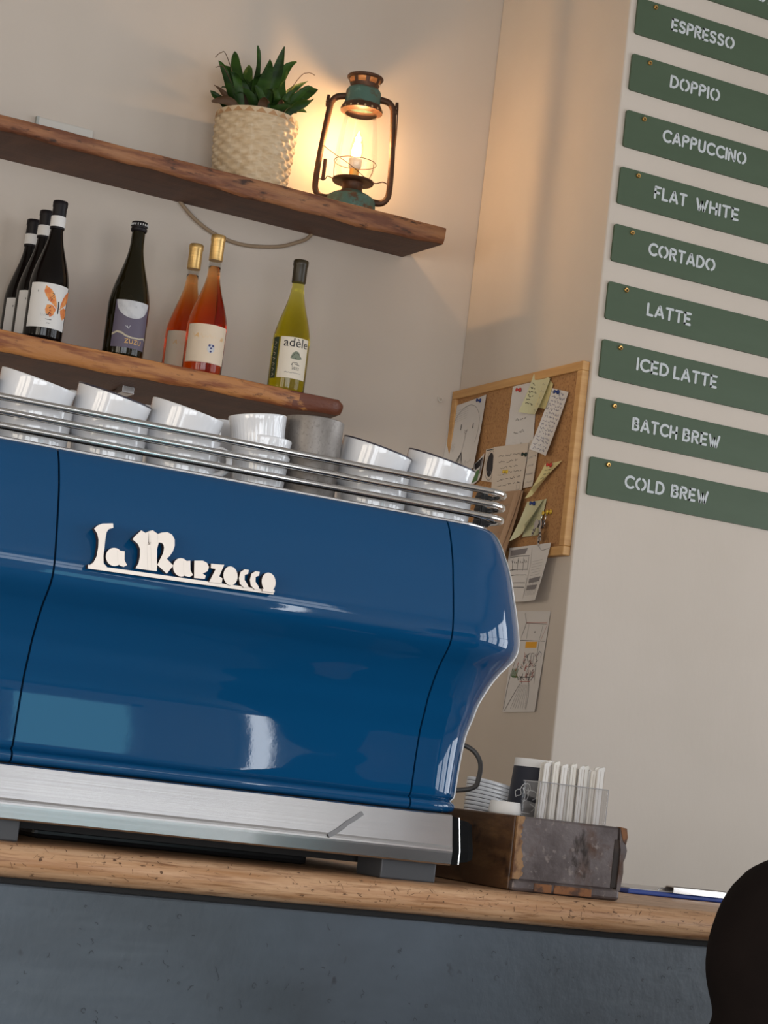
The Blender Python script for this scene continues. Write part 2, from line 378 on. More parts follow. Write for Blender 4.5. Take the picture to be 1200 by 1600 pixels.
# ------------------------------------------------------------------ espresso machine
mc = thing('espresso_machine', 'glossy blue espresso machine with curved back panel and metal name badge on the bar counter', 'espresso machine', (1.04, 2.75, CT))
PR = [(1.2120, 2.4715), (1.2155, 2.4680), (1.22, 2.4665), (1.24, 2.4655), (1.266, 2.4640), (1.295, 2.4610), (1.310, 2.4575), (1.323, 2.4535), (1.340, 2.4490), (1.354, 2.4430), (1.370, 2.4350), (1.385, 2.4255),
      (1.394, 2.4180), (1.402, 2.4115), (1.409, 2.4068), (1.416, 2.4040), (1.424, 2.4028), (1.432, 2.4032), (1.445, 2.4052), (1.458, 2.4080), (1.475, 2.4120), (1.490, 2.4160), (1.52, 2.4240), (1.55, 2.4365), (1.563, 2.4435), (1.570, 2.4485), (1.574, 2.4540), (1.5755, 2.4620)]
BEAD = [(1.2120, 2.4715), (1.2100, 2.4675), (1.2065, 2.4648), (1.2025, 2.4645), (1.1985, 2.4665), (1.196, 2.4715)]
def resample(pr, n):
    out = []
    P = smoothpath([(0, y, z) for z, y in pr], 4); 
    return [(p.z, p.y) for p in P]
PRs = resample(PR, 4)
CXR, CXL, CY = 1.336, .600, 2.528
def sect(z, yf, seg, off=0.0):
    r = CY-yf+off
    if seg[0] == 'f': return (seg[1], yf-off, z)
    if seg[0] == 'r': return (CXR+r*sin(seg[1]), CY-r*cos(seg[1]), z)
    if seg[0] == 'l': return (CXL-r*sin(seg[1]), CY-r*cos(seg[1]), z)
    if seg[0] == 'rs': return (CXR+r, seg[1], z)
    if seg[0] == 'ls': return (CXL-r, seg[1], z)
def shell(bm, prof, segs, off=0.0, lip0=0, lip1=0):
    cols = []
    if lip0: cols.append([bm.verts.new(Vector(sect(z, y, segs[0], off-lip0))) for z, y in prof])
    for s in segs: cols.append([bm.verts.new(sect(z, y, s, off)) for z, y in prof])
    if lip1: cols.append([bm.verts.new(Vector(sect(z, y, segs[-1], off-lip1))) for z, y in prof])
    for a, c in zip(cols, cols[1:]):
        for k in range(len(prof)-1): face(bm, (a[k], c[k], c[k+1], a[k+1]))
def lin(a, b, n): return [a+(b-a)*i/n for i in range(n+1)]
G = .0013; SR, SL = 1.308, .770; AB = R_(65)
seg_mid = [('f', x) for x in [SL+G, SL+G+.0012]+lin(SL+.01, SR-.01, 10)+[SR-G-.0012, SR-G]]
seg_r = [('f', x) for x in (SR+G, SR+G+.0012, SR+.014, CXR-.008)]+[('r', a) for a in lin(0, AB, 16)]
seg_l = [('f', x) for x in (CXL+.008, CXL+.05, CXL+.1, SL-.02, SL-.01, SL-G-.0012, SL-G)]; seg_l = [('l', a) for a in lin(AB, 0, 16)]+seg_l
for nm, prof in (('', PRs), ('bead', resample(BEAD, 4))):
    for which, sg, l0, l1 in (('back_panel', seg_mid, .008, .008), ('corner_panel', seg_r, .008, 0), ('corner_panel', seg_l, 0, .008)):
        b = NB(); shell(b, prof, sg, 0, l0, l1); obj(which if not nm else 'base_moulding', b, M['blue'], mc, auto=50)
# dark carcass just behind the shells
b = NB(); allseg = [('ls', 3.0)]+[('l', a) for a in lin(R_(90), 0, 10)]+[('r', a) for a in lin(0, R_(90), 10)]+[('rs', 3.0)]
shell(b, [(1.19, 2.472)]+PRs+[(1.5755, 2.49)], allseg, -.009); obj('carcass', b, M['dark'], mc, auto=50)
for sd, sg in (('r', [('r', a) for a in lin(AB, R_(90), 8)]+[('rs', 2.72), ('rs', 3.0)]), ('l', [('ls', 3.0), ('ls', 2.72)]+[('l', a) for a in lin(R_(90), AB, 8)])):
    b = NB(); shell(b, [(1.197, 2.4715)]+PRs, sg, .0015, .02 if sd == 'l' else .016, .016 if sd == 'r' else .016); obj('side_panel', b, M['ivory'], mc, auto=50)
# cup tray on top
b = NB()
def tray_loop(r, z, yr=2.985):
    return [(CXL-r, yr, z)]+[(CXL-r*sin(a), CY-r*cos(a), z) for a in lin(pi/2, 0, 10)]+[(CXR+r*sin(a), CY-r*cos(a), z) for a in lin(0, pi/2, 10)]+[(CXR+r, yr, z)]
loops = [[b.verts.new(p) for p in tray_loop(r, z)] for r, z in ((.0672, 1.560), (.0672, 1.5772), (.0660, 1.5785), (.0640, 1.5785), (.0635, 1.576), (.0635, 1.560))]
for p, q in zip(loops, loops[1:]):
    for k in range(len(p)): face(b, (p[k], p[(k+1) % len(p)], q[(k+1) % len(p)], q[k]))
face(b, loops[-1]); face(b, loops[0][::-1]); obj('cup_tray', b, M['steel'], mc)
# three cup rails
for z in (1.627, 1.6095, 1.5925):
    xr, xl, yf, yb, rc = 1.4150, .530, 2.4735, 2.965, .034
    pts = [(xr, yb, z)]+[(xr-rc+rc*cos(a), yf+rc-rc*sin(a), z) for a in lin(0, pi/2, 10)]+[(xl+rc-rc*sin(a), yf+rc-rc*cos(a), z) for a in lin(0, pi/2, 10)]+[(xl, yb, z)]
    b = NB(); tube(b, pts, .0046, 14); obj('cup_rail', b, M['chrome'], mc, smooth=True)
for x in (.541, 1.402):
    for y in (2.535, 2.74, 2.94):
        b = NB(); box(b, x-.004, x+.004, y-.011, y+.011, 1.556, 1.634, bev=.002)
        for z in (1.627, 1.6095, 1.5925): box(b, x-.006, x+.011 if x > 1 else x+.006, y-.009, y+.009, z-.0062, z+.003, bev=.0015)
        obj('rail_post', b, M['black_plastic'], mc)
# stainless base with sloping lower lip
basep = [(2.441, 1.1945), (2.4385, 1.193), (2.4303, 1.1550), (2.4293, 1.1523), (2.4287, 1.1500), (2.4284, 1.1480), (2.4284, 1.1455), (2.4290, 1.1320), (2.4310, 1.130), (2.99, 1.130), (2.99, 1.1945)]
b = NB(); extrude_x(b, basep, .520, 1.3575, 1); obj('base_tray', b, M['steel'], mc)
b = NB(); sm = [(0.9, 1.1790), (0.902, 1.172)]
pts = [(1.226, 2.4358, 1.184), (1.214, 2.4338, 1.1755), (1.205, 2.4325, 1.170), (1.196, 2.4305, 1.1625), (1.187, 2.429, 1.1565), (1.178, 2.428, 1.1515)]
strip(b, [(p[0], p[1]-.0012, p[2]) for p in pts], .0055, (0, -1, .2)); obj('smear', b, mat('grey_smear_on_steel', (.23, .225, .23), .5, metal=.6), mc)
def capprof(g): return [(2.4385+g, 1.193-g*.4), (2.4275+g, 1.149), (2.4280+g, 1.131+g*.4), (2.99, 1.131+g*.4), (2.99, 1.193-g*.4)]
def capstack(bm, st):
    prev = None
    for x, g in st:
        r = [bm.verts.new((x, y, z)) for y, z in capprof(g)]
        if prev:
            for k in range(5): face(bm, (prev[k], prev[(k+1) % 5], r[(k+1) % 5], r[k]))
        else: face(bm, r[::-1])
        prev = r
    face(bm, prev)
M['matte_black'] = mat('matte_black', (.004, .004, .004), .8, spec=.1)
b = NB(); capstack(b, ((1.3578, .001), (1.3650, .002), (1.3685, .004))); obj('end_gasket', b, M['matte_black'], mc)
b = NB(); capstack(b, ((1.3685, .0025), (1.3705, .0035))); obj('end_trim', b, M['chrome'], mc)
b = NB(); capstack(b, ((1.3705, .008), (1.388, .013), (1.400, .022), (1.407, .036), (1.410, .055))); obj('end_cap', b, M['matte_black'], mc)
for x0 in (.706, 1.267):
    for y0 in (2.447, 2.90):
        b = NB(); box(b, x0, x0+.080, y0, y0+.07, CT, 1.131, bev=.002); obj('foot', b, M['foot'], mc)
b = NB(); box(b, .70, 1.33, 2.53, 2.94, 1.119, 1.131); obj('underside', b, M['dark'], mc)
b = NB(); box(b, .86, 1.245, 2.62, 2.80, CT+.0003, CT+.016, bev=.006); obj('drain_hose_tray', b, M['black_plastic'], mc)
# badge: stencilled art lettering on a bar, standing just off the panel
bd = NB()
def badge_xz(u, v): return (.76940607+.00024526*u+.0000318574*v, 1.51034564+.0000380850*u-.00022990*v)
def yf_at(z):
    for (z0, y0), (z1, y1) in zip(PR, PR[1:]):
        if z0 <= z <= z1: return y0+(y1-y0)*(z-z0)/(z1-z0)
    return 2.41
BK = [0]
def bput(poly):
    BK[0] += 1; dk = .00016*BK[0]
    pz = [badge_xz(*p) for p in poly]
    yb = 2.4025-dk
    a = [bd.verts.new((x, yb+(z-1.44)*.10, z)) for x, z in pz]; c = [bd.verts.new((x, yb-.0085+(z-1.44)*.10, z)) for x, z in pz]; n = len(a)
    face(bd, c, 0); face(bd, a, 1)
    for i in range(n): face(bd, (a[i], a[(i+1) % n], c[(i+1) % n], c[i]), 1)
def ell(cx, cy, rx, ry, a0=0, a1=360, n=24): return [(cx+rx*cos(R_(a0+(a1-a0)*i/n)), cy+ry*sin(R_(a0+(a1-a0)*i/n))) for i in range(n if abs(a1-a0) == 360 else n+1)]
bput([(112, 342), (1076, 482), (1074, 502), (110, 362)])                                               # base bar
bput([(148, 158), (165, 142), (190, 132), (244, 130), (245, 153), (222, 160), (210, 176), (203, 210), (197, 255), (190, 300), (190, 335), (205, 352), (205, 358), (118, 346), (140, 330), (156, 300), (165, 255), (168, 215), (163, 185)])  # L
bput(ell(245, 303, 43, 47)); bput([(262, 270), (298, 274), (296, 320), (308, 345), (290, 354), (272, 348), (262, 335)])         # a
bput([(340, 212), (352, 196), (366, 184), (386, 165), (408, 178), (424, 170), (419, 235), (413, 371), (350, 362), (366, 336), (375, 300), (377, 262), (366, 235)])  # M left
bput([(424, 170), (445, 164), (472, 184), (474, 228), (464, 262), (459, 377), (413, 371), (414, 240), (419, 232), (428, 233), (429, 240), (423, 240)])
bput([(432, 190), (472, 184), (474, 228), (464, 262), (459, 376), (433, 373)])
bput([(470, 184), (490, 176), (520, 173), (545, 187), (557, 212), (556, 245), (545, 275), (528, 298), (512, 312), (545, 348), (509, 390), (462, 344), (480, 310), (495, 282), (500, 255), (497, 238), (488, 229), (470, 228)])
bput(ell(585, 357, 42, 48)); bput([(598, 325), (634, 322), (633, 372), (645, 398), (625, 408), (605, 402), (598, 390)])       # a
bput([(655, 322), (700, 322), (722, 334), (731, 356), (722, 378), (697, 390), (712, 402), (706, 418), (650, 412)])                  # r
bput([(742, 338), (812, 344), (783, 405), (800, 415), (794, 442), (728, 434), (766, 366), (740, 362)])                             # z
bput(ell(843, 402, 38, 50))
for cx, cy in ((915, 414), (973, 424)):
    bput([(cx+27, cy-42), (cx+5, cy-46), (cx-18, cy-32), (cx-28, cy), (cx-24, cy+30), (cx-4, cy+50), (cx+22, cy+50), (cx+16, cy+32), (cx+2, cy+10), (cx+4, cy-16), (cx+22, cy-22)])
bput(ell(1046, 436, 38, 50)); bput([(1010, 470), (1076, 478), (1075, 492), (1010, 484)])
obj('name_badge', bd, [M['badge'], M['badge_side']], mc)

# ------------------------------------------------------------------ cups
TRAY = 1.560
def handle_pts(r, z0, z1, out):
    return bez((r-.003, 0, z1), (r+out*1.25, 0, z1+.004), (r+out*1.05, 0, z0-.004), (r-.004, 0, z0), 14)
def make_cup(name, label, rim_dark, handle=True):
    t = thing(name, label, 'cup', (0, 0, 0), 'white cups on top of the espresso machine')
    b = NB()
    prof = [(.0, .0015), (.028, .0015), (.0285, 0), (.031, 0), (.0325, .003), (.040, .007), (.0445, .012), (.0468, .022), (.0480, .042), (.0494, .066), (.0500, .0735), (.0498, .0750), (.0488, .0752), (.0476, .0735), (.0462, .050), (.0448, .022), (.040, .012), (.028, .008), (0, .007)]
    lathe(b, [(r*.972, z) for r, z in prof[1:-1]], n=56, cap0=True, cap1=True); obj('bowl', b, M['china'], t, smooth=True)
    if rim_dark:
        b = NB(); lathe(b, [(r*.972, z) for r, z in ((.0501, .0734), (.0502, .0746), (.0498, .0756), (.0489, .0757), (.0483, .0750))], n=56, cap0=False, cap1=False); obj('rim_line', b, M['chinarim'], t, smooth=True)
    if handle:
        b = NB(); tube(b, handle_pts(.0448, .026, .060, .024), .0042, 10); obj('handle', b, M['china'], t, smooth=True)
    return t
k_ = 2.545/2.53
cup_white = make_cup('coffee_cup', 'x', False); cup_dark = make_cup('coffee_cup', 'x', True)
def cupspots():
    return [(.663, 0, 150, 60), (.7625, 0, 150, 50), (.8635, 1, 150, 60), (.9640, 0, 150, -40), (1.2395, 1, 150, 60), (1.3385, 1, 150, 70)]
where = ['cut off at the left end of the rail', 'above the left seam of the blue panel', 'above the letter M of the badge', 'beside the fluted cups', 'right beside the dull metal pot', 'nearest the right end of the rail']
first = {0: True, 1: True}
up_dir = Vector((sin(R_(9.5)), -sin(R_(10.5)), .97)).normalized()
tiltM = Vector((0, 0, 1)).rotation_difference(up_dir).to_matrix()
for i, (x, dk, hu, hl) in enumerate(cupspots()):
    proto = cup_dark if dk else cup_white
    dr = 'dark rimmed' if dk else 'plain'
    labs = (dr+' white cup, '+where[i]+', lower one', dr+' white cup tilted on another, '+where[i])
    lo = proto if first[dk] else dup(proto, (0, 0, 0)); first[dk] = False
    lo.location = (x, 2.5460, TRAY); lo.rotation_euler = (0, 0, R_(hl)); lo['label'] = labs[0]
    rm = tiltM @ Matrix.Rotation(R_(hu), 3, 'Z')
    rimc = Vector((x+.001, 2.544, 1.6685))
    up = dup(lo, rimc-rm @ Vector((0, 0, .0752)), label=labs[1]); up.rotation_euler = rm.to_euler()
# fluted cups
def make_fluted(label):
    t = thing('fluted_cup', label, 'cup', (0, 0, 0), 'fluted white cups on top of the espresso machine')
    b = NB(); rf = lambda r, z, a: .94*r*(1+.022*abs(sin(a*22))) if .006 < z < .060 and r > .030 else .94*r
    prof = [(.027, .001), (.029, 0), (.0325, .003), (.0340, .008), (.0352, .02), (.0362, .035), (.0375, .050), (.0398, .060), (.0408, .0655), (.0405, .0670), (.0395, .0670), (.0385, .064), (.0345, .045), (.033, .012), (.027, .007)]
    lathe(b, prof, n=132, rf=rf); obj('bowl', b, M['china'], t, smooth=True); return t
fc = make_fluted('fluted white cup standing beside the dull metal pot, lowest of its stack'); fc.location = (1.0705, 2.5390, TRAY)
dup(fc, (1.0705, 2.5390, TRAY+.0215), label='fluted white cup in the middle of the stack beside the dull metal pot')
f3 = dup(fc, (1.0685, 2.5390, TRAY+.050), label='fluted white cup tilted on top of the stack beside the dull metal pot'); f3.rotation_euler = (0, R_(-8), 0)
cb = dup(cup_white, (1.055, 2.655, TRAY), (0, 0, 1.2), 'plain white cup standing behind the stack of fluted cups')
cb2 = dup(cup_white, (1.055, 2.655, TRAY+.041), (0, R_(2), 2.2), 'plain white cup stacked behind the fluted cups, upper of its pair')
# dull metal pot
pt = thing('metal_pot', 'dull speckled grey metal pot standing among the white cups', 'pot', (1.1435, 2.5455, TRAY))
b = NB(); lathe(b, [(r*.925, z) for r, z in ((.039, 0), (.0405, .0015), (.0415, .05), (.0425, .118), (.0432, .1235), (.0432, .1265), (.0418, .1275), (.0408, .126), (.0400, .05), (.039, .004), (.001, .003))], pt.location, n=56)
obj('pot_body', b, M['alu'], pt, auto=40)

# ------------------------------------------------------------------ shelves
def shelf(name, label, x0, x1, yf, zt, zb, round_end=0, ends=None, lm='live', n=150, seed=1, endx=1.84, y_end=None):
    rg = random.Random(seed); b = NB(); prev = None
    ph = [rg.uniform(0, 6) for _ in range(8)]
    for i in range(n+1):
        x = x0+(x1-x0)*i/n; d = x1-x
        wob = .0025*sin(x*9+ph[0])+.0016*sin(x*23+ph[1])+.0009*sin(x*61+ph[2])
        yy = yf+wob; zz = zb(x)+.0016*sin(x*17+ph[3])+.0012*sin(x*43+ph[4])
        if round_end and d < round_end:
            q = round_end-math.sqrt(max(0, round_end**2-(round_end-d)**2)); yy += q*.9; zt_ = zt-q*.6; zz += q*.6
        else: zt_ = zt
        pr = [(YW, zt_), (yy+.005, zt_), (yy+.0012, zt_-.0015), (yy, zt_-.006), (yy+.0015+.0012*sin(x*31), (zt_+zz)/2), (yy+.004, zz+.007), (yy+.009, zz+.001), (yy+.014, zz), (YW, zb(x0+.6)+.002 if name else zz)]
        r = [b.verts.new((x, y, z)) for y, z in pr]
        if prev:
            for k in range(9):
                mi = (2 if x > endx+.022*sin(k*2.1+1) else 1) if 1 <= k <= 5 else 0
                face(b, (prev[k], prev[(k+1) % 9], r[(k+1) % 9], r[k]), mi)
        else: face(b, r[::-1], 0)
        prev = r
    face(b, prev, 1)
    o = obj(name, b, [M['shelf'], M[lm], M['live_end']], origin=((x0+x1)/2, YW, zt), auto=50)
    return tag(o, label, 'shelf')
def zb_up(x): return 2.505-.013*max(0, min(1, (x-1.4)/.4))+.006*max(0, min(1, (x-2.0)/.2))
shelf('wall_shelf', 'upper thick wooden wall shelf with live edge holding the basket plant and lantern', -.4, 2.222, 4.33, 2.5395, zb_up, endx=9, seed=4)
def zb_lo(x): return 2.021+.010*max(0, min(1, (x-1.2)/.7))
shelf('wall_shelf', 'lower thick wooden wall shelf with reddish live edge holding the wine bottles', -.4, 1.980, 4.25, 2.069, zb_lo, round_end=.012, lm='live_low', endx=1.862, seed=9)
b = NB(); box(b, 1.495, 1.523, 4.36, 4.40, 2.008, 2.026, bev=.002); box(b, 1.500, 1.518, 4.37, 4.549, 2.016, 2.022)
tag(obj('shelf_bracket', b, M['steel'], origin=(1.51, 4.55, 2.02)), 'small grey metal bracket under the lower shelf above the dark rimmed cup', 'bracket')
s = thing('wall_socket', 'white plastic socket plate on the back wall above the upper shelf', 'socket', (1.34, YW, 2.58))
b = NB(); box(b, 1.274, 1.408, YW-.012, YW-.0003, 2.545, 2.621, bev=.004); obj('faceplate', b, M['socket'], s)
b = NB(); box(b, 1.272, 1.278, YW-.0125, YW-.0002, 2.5455, 2.6205); obj('grey_edge', b, mat('grey_plastic', (.42, .43, .40), .5), s)
b = NB(); tube(b, smoothpath([(2.362, 4.545, 2.184), (2.362, 4.54, 2.176), (2.367, 4.538, 2.173), (2.371, 4.54, 2.177), (2.371, 4.542, 2.183)]), .0016, 8)
tag(obj('wall_hook', b, M['socket'], smooth=True, origin=(2.366, 4.55, 2.18)), 'tiny white hook on the back wall left of the cork board', 'hook')
# cord looping below the upper shelf
cpts = [(1.61, 4.543, 2.535), (1.648, 4.543, 2.497), (1.69, 4.542, 2.468), (1.741, 4.542, 2.449), (1.807, 4.542, 2.4425), (1.888, 4.542, 2.4565), (1.936, 4.542, 2.477), (1.967, 4.543, 2.497), (1.985, 4.543, 2.53)]
b = NB(); tube(b, smoothpath(cpts, 8), .0043, 10); tag(obj('power_cord', b, M['cord'], smooth=True, origin=(1.8, 4.545, 2.44)), 'beige fabric power cord looping below the upper shelf', 'cord')

# ------------------------------------------------------------------ wine bottles
LS = 2.069
def text_polys(body, size=1.0, shear=0, spacing=1.0):
    cu = bpy.data.curves.new('t', 'FONT'); cu.body = body; cu.size = size; cu.shear = shear; cu.space_character = spacing; cu.align_x = 'CENTER'; cu.align_y = 'CENTER'; cu.resolution_u = 3
    o = bpy.data.objects.new('t', cu); C.objects.link(o)
    dg = bpy.context.evaluated_depsgraph_get(); me = bpy.data.meshes.new_from_object(o.evaluated_get(dg))
    vs = [v.co.copy() for v in me.vertices]; fs = [list(p.vertices) for p in me.polygons]
    bpy.data.objects.remove(o); bpy.data.curves.remove(cu); bpy.data.meshes.remove(me)
    return vs, fs
class Wrap:
    """draw in label coordinates: s = arc length to the viewer's right, t = height, both from the label centre"""
    def __init__(w, c, r, ang): w.c = Vector(c); w.r = r; w.a = ang
    def p(w, s, t, e=0): a = w.a+s/w.r; return (w.c.x+(w.r+e)*cos(a), w.c.y+(w.r+e)*sin(a), w.c.z+t)
    def patch(w, bm, s0, s1, t0, t1, e=0, mi=0, n=16):
        pv = None
        for i in range(n+1):
            s = s0+(s1-s0)*i/n; v = (bm.verts.new(w.p(s, t0, e)), bm.verts.new(w.p(s, t1, e)))
            if pv: face(bm, (pv[0], v[0], v[1], pv[1]), mi)
            pv = v
    def poly(w, bm, pts, e, mi=0):
        def clip(P, c, keep):
            out = []
            for (ax, ay), (bx_, by_) in zip(P, P[1:]+P[:1]):
                ia = (ax-c)*keep >= 0; ib = (bx_-c)*keep >= 0
                if ia: out.append((ax, ay))
                if ia != ib: t = (c-ax)/(bx_-ax); out.append((c, ay+(by_-ay)*t))
            return out
        lo = min(p[0] for p in pts); hi = max(p[0] for p in pts); n = max(1, int((hi-lo)/.0035)+1)
        for k in range(n):
            a0 = lo+(hi-lo)*k/n; a1 = lo+(hi-lo)*(k+1)/n; q = list(pts)
            if k > 0: q = clip(q, a0, 1)
            if k < n-1 and q: q = clip(q, a1, -1)
            if len(q) >= 3: face(bm, [bm.verts.new(w.p(x, y, e)) for x, y in q], mi)
    def text(w, bm, body, size, s, t, e, mi=0, shear=0, spacing=1.0):
        vs, fs = text_polys(body, size, shear, spacing); V = [bm.verts.new(w.p(s+v.x, t+v.y, e)) for v in vs]
        for f in fs: face(bm, [V[k] for k in f], mi)
    def line(w, bm, pts, wd, e, mi=0):
        pp = [w.p(x, y, e) for x, y in pts]; a = w.a+pts[0][0]/w.r; strip(bm, pp, wd, (cos(a), sin(a), 0), mi)
def bottle_profile(R, H, shoulder, neck_z, neck_r):
    pr = [(.001, .004), (R*.55, .002), (R*.85, 0), (R*.97, .003), (R, .008), (R, shoulder)]
    for i in range(1, 13):
        t = i/12; s = t*t*(3-2*t); pr.append((R+(neck_r-R)*(s*.75+t*.25 if t < 1 else 1), shoulder+(neck_z-shoulder)*t))
    pr += [(neck_r*.96, H-.004), (neck_r*.9, H)]
    return pr
def bottle(name, label, x, y, R, H, shoulder, neck_z, neck_r, glass, group=None, level=None):
    t = thing(name, label, 'bottle', (x, y, LS), group)
    pr = bottle_profile(R, H, shoulder, neck_z, neck_r)
    if level is None:
        b = NB(); lathe(b, pr, (x, y, LS), 48); obj('glass_body', b, glass, t, smooth=True)
    else:
        lo = [p for p in pr if p[1] <= level]; hi = [p for p in pr if p[1] > level]
        b = NB(); lathe(b, lo+[(neck_r*1.02, level)], (x, y, LS), 48); obj('glass_body', b, glass, t, smooth=True)
        b = NB(); lathe(b, [(neck_r*1.02, level+.0004)]+hi, (x, y, LS), 48); obj('clear_neck', b, M['clearneck'], t, smooth=True)
    return t
def capsule(t, x, y, z0, z1, r0, r1, m, name='capsule'):
    b = NB(); lathe(b, [(r0*1.03, z0), (r0*1.04, z0+.001), (r1*1.02, z1-.014), (r1*1.10, z1-.012), (r1*1.10, z1-.002), (r1*1.02, z1), (r1*.4, z1)], (x, y, LS), 32); return obj(name, b, m, t, auto=50)
VIEW = lambda x, y: math.atan2(-y, -x)
def butterfly_label(t, x, y, R, off):
    z0, z1 = 2.093, 2.188; w = Wrap((x, y, (z0+z1)/2), R+.0006, VIEW(x, y)+R_(off)); hh = (z1-z0)/2; hw = R*R_(66)
    b = NB(); w.patch(b, -hw, hw, -hh, hh, 0, n=24); lb = obj('label', b, M['paper_white'], t, smooth=True)
    b = NB()
    wing = [(-.004, .036), (.006, .030), (.013, .020), (.017, .008), (.018, -.002), (.012, .004), (.004, .010), (-.002, .018), (-.006, .026)]
    low = [(.017, -.003), (.010, .004), (.001, .003), (-.001, -.006), (.001, -.013), (.005, -.014), (.008, -.018), (.013, -.014)]
    wing = [((a-.021)*1.30+.021, (c-.010)*1.22+.010) for a, c in wing]; low = [((a-.021)*1.30+.021, (c-.010)*1.22+.010) for a, c in low]
    for q in (wing, low): w.poly(b, q, .0003, 1)
    for q in (wing, low): w.poly(b, [(2*.021-px, py) for px, py in q][::-1], .0003, 1)
    w.line(b, [(.020, .012), (.021, 0), (.021, -.014)], .0028, .0005, 0)
    rg = random.Random(2)
    for q in (wing, low):
        for i in range(9):
            cx = sum(p[0] for p in q)/len(q)+rg.uniform(-.006, .006); cy = sum(p[1] for p in q)/len(q)+rg.uniform(-.009, .009)
            w.poly(b, [(cx+.0011*cos(k), cy+.0013*sin(k)) for k in range(6)], .0005, 0)
    w.line(b, [(-.027, .031), (-.027, .027)], .0016, .0004, 0)
    w.line(b, [(-.016+.0022*k, -.021+.0024*((-1)**k)*rg.uniform(.4, 1.3)) for k in range(14)], .0004, .0004, 2)
    for yy, ww in ((-.030, .013), (-.0375, .007)): w.line(b, [(.002-ww/2+ww*k/10, yy+.0008*rg.uniform(-1, 1)) for k in range(11)], .0013, .0004, 0)
    w.line(b, [(-.014, -.034), (.018, -.034)], .0003, .0004, 2)
    obj('print', b, [M['ink'], M['wing'], M['ink_grey']], lb)
gl = 'black wine bottles with butterfly labels'
for i, (x, y, lab) in enumerate(((1.283, 4.300, 'black wine bottle with orange butterfly label, front of the row of three'), (1.287, 4.402, 'black wine bottle in the middle of the row behind the butterfly bottle'), (1.290, 4.503, 'black wine bottle nearest the wall at the back of the butterfly row'))):
    t = bottle('wine_bottle', lab, x, y, .0415, .304, .122, .243, .0136, M['blackglass'], gl)
    capsule(t, x, y, .245, .306, .0150, .0146, M['foil_black'])
    b = NB(); lathe(b, [(.0161, .249), (.0158, .272)], (x, y, LS), 32, cap0=False, cap1=False); obj('neck_band', b, M['paper_white'], t, smooth=True)
    butterfly_label(t, x, y, .0415, 8)
# dark sparkling bottle
x, y = 1.469, 4.315
t = bottle('wine_bottle', 'dark olive sparkling wine bottle with purple moon label and crown cap', x, y, .0445, .302, .120, .255, .0148, M['olive'])
b = NB(); lathe(b, [(.0158, .284), (.0175, .286), (.0178, .291), (.0160, .293), (.0165, .296), (.0182, .2965), (.0180, .301), (.0170, .3055), (.006, .3075)], (x, y, LS), 32); obj('crown_cap', b, M['foil_black'], t, auto=40)
b = NB()
for k in range(21):
    a = 2*pi*k/21; b_ = .0184
    lathe(b, [(.0011, 0), (.0011, .0045)], (x+b_*cos(a), y+b_*sin(a), LS+.2966), 6)
obj('cap_teeth', b, M['capwhite'], t)
w = Wrap((x, y, 2.1405), .0451, VIEW(x, y)+R_(15)); hw = .0451*R_(53); hh = .0515
b = NB(); w.patch(b, -hw, hw, -hh, hh, n=24); lb = obj('label', b, M['night'], t, smooth=True)
b = NB(); mo = [(max(-hw, min(hw, .000+.039*cos(R_(a)))), .052+.039*sin(R_(a))) for a in range(180, 361, 10)]
w.poly(b, [(px, min(hh, py)) for px, py in mo], .0003, 0)
hill = [(-hw, -.027), (-hw, -.022), (-.030, -.0165), (-.020, -.018), (-.010, -.024), (.004, -.027), (.022, -.026), (.036, -.022), (hw, -.025), (hw, -.0285), (.036, -.0255), (.022, -.029), (.004, -.0305), (-.010, -.028), (-.020, -.0225), (-.030, -.0205)]
w.poly(b, hill, .0003, 1)
w.text(b, 'ZUZU', .0140, .008, -.0375, .0008, 2, spacing=1.1)
w.line(b, [(-.010, -.004), (-.006, -.010), (-.003, -.003)], .0014, .0005, 0); w.line(b, [(-.014, -.004), (-.007, -.009)], .0008, .0005, 0)
w.line(b, [(.004, .041), (.0045, .037)], .0008, .0006, 3)
obj('print', b, [M['moon'], M['sand'], M['goldprint'], M['ink']], lb)
# two orange bottles
for i, (x, y, lab) in enumerate(((1.655, 4.318, 'orange wine bottle with gold capsule and cream label, the one in front'), (1.650, 4.435, 'orange wine bottle with gold capsule, half hidden behind its twin'))):
    t = bottle('wine_bottle', lab, x, y, .0440, .314, .110, .235, .0134, M['orange'], 'orange wine bottles with gold capsules', level=.247)
    capsule(t, x, y, .262, .319, .0148, .0150, M['gold'])
    w = Wrap((x, y, 2.136), .0446, VIEW(x, y)+R_(6)); hw = .0446*R_(66); hh = .0425
    b = NB(); w.patch(b, -hw, hw, -hh, hh, n=24); lb = obj('label', b, M['paper_cream'], t, smooth=True)
    b = NB(); rg = random.Random(5)
    w.line(b, [(-.034+.0048*k*1.0, .017+.0045*((-1)**k)*rg.uniform(.2, 1.2)-.0002*k) for k in range(18)], .0006, .0004, 0)
    w.text(b, 'A', .014, -.026, .016, .0004, 0, shear=.4); w.text(b, 'ill', .013, .034, .014, .0004, 0, shear=.3)
    cr = [(.0085*cos(R_(a))*(.75 if 40 < a < 140 else 1)+.010, .0105*sin(R_(a))-.010) for a in range(0, 360, 20)]
    w.poly(b, cr, .0004, 1)
    for cx, cy, rr in ((.006, -.004, .0028), (.014, -.004, .0028), (.010, -.010, .0024), (.010, -.017, .0025)): w.poly(b, [(cx+rr*cos(k), cy+rr*sin(k)) for k in range(6)], .0006, 2)
    w.line(b, [(-hw+.004, -hh+.008), (hw-.004, -hh+.008)], .0003, .0004, 0)
    obj('print', b, [M['goldprint'], M['moon'], M['ink_blue']], lb)
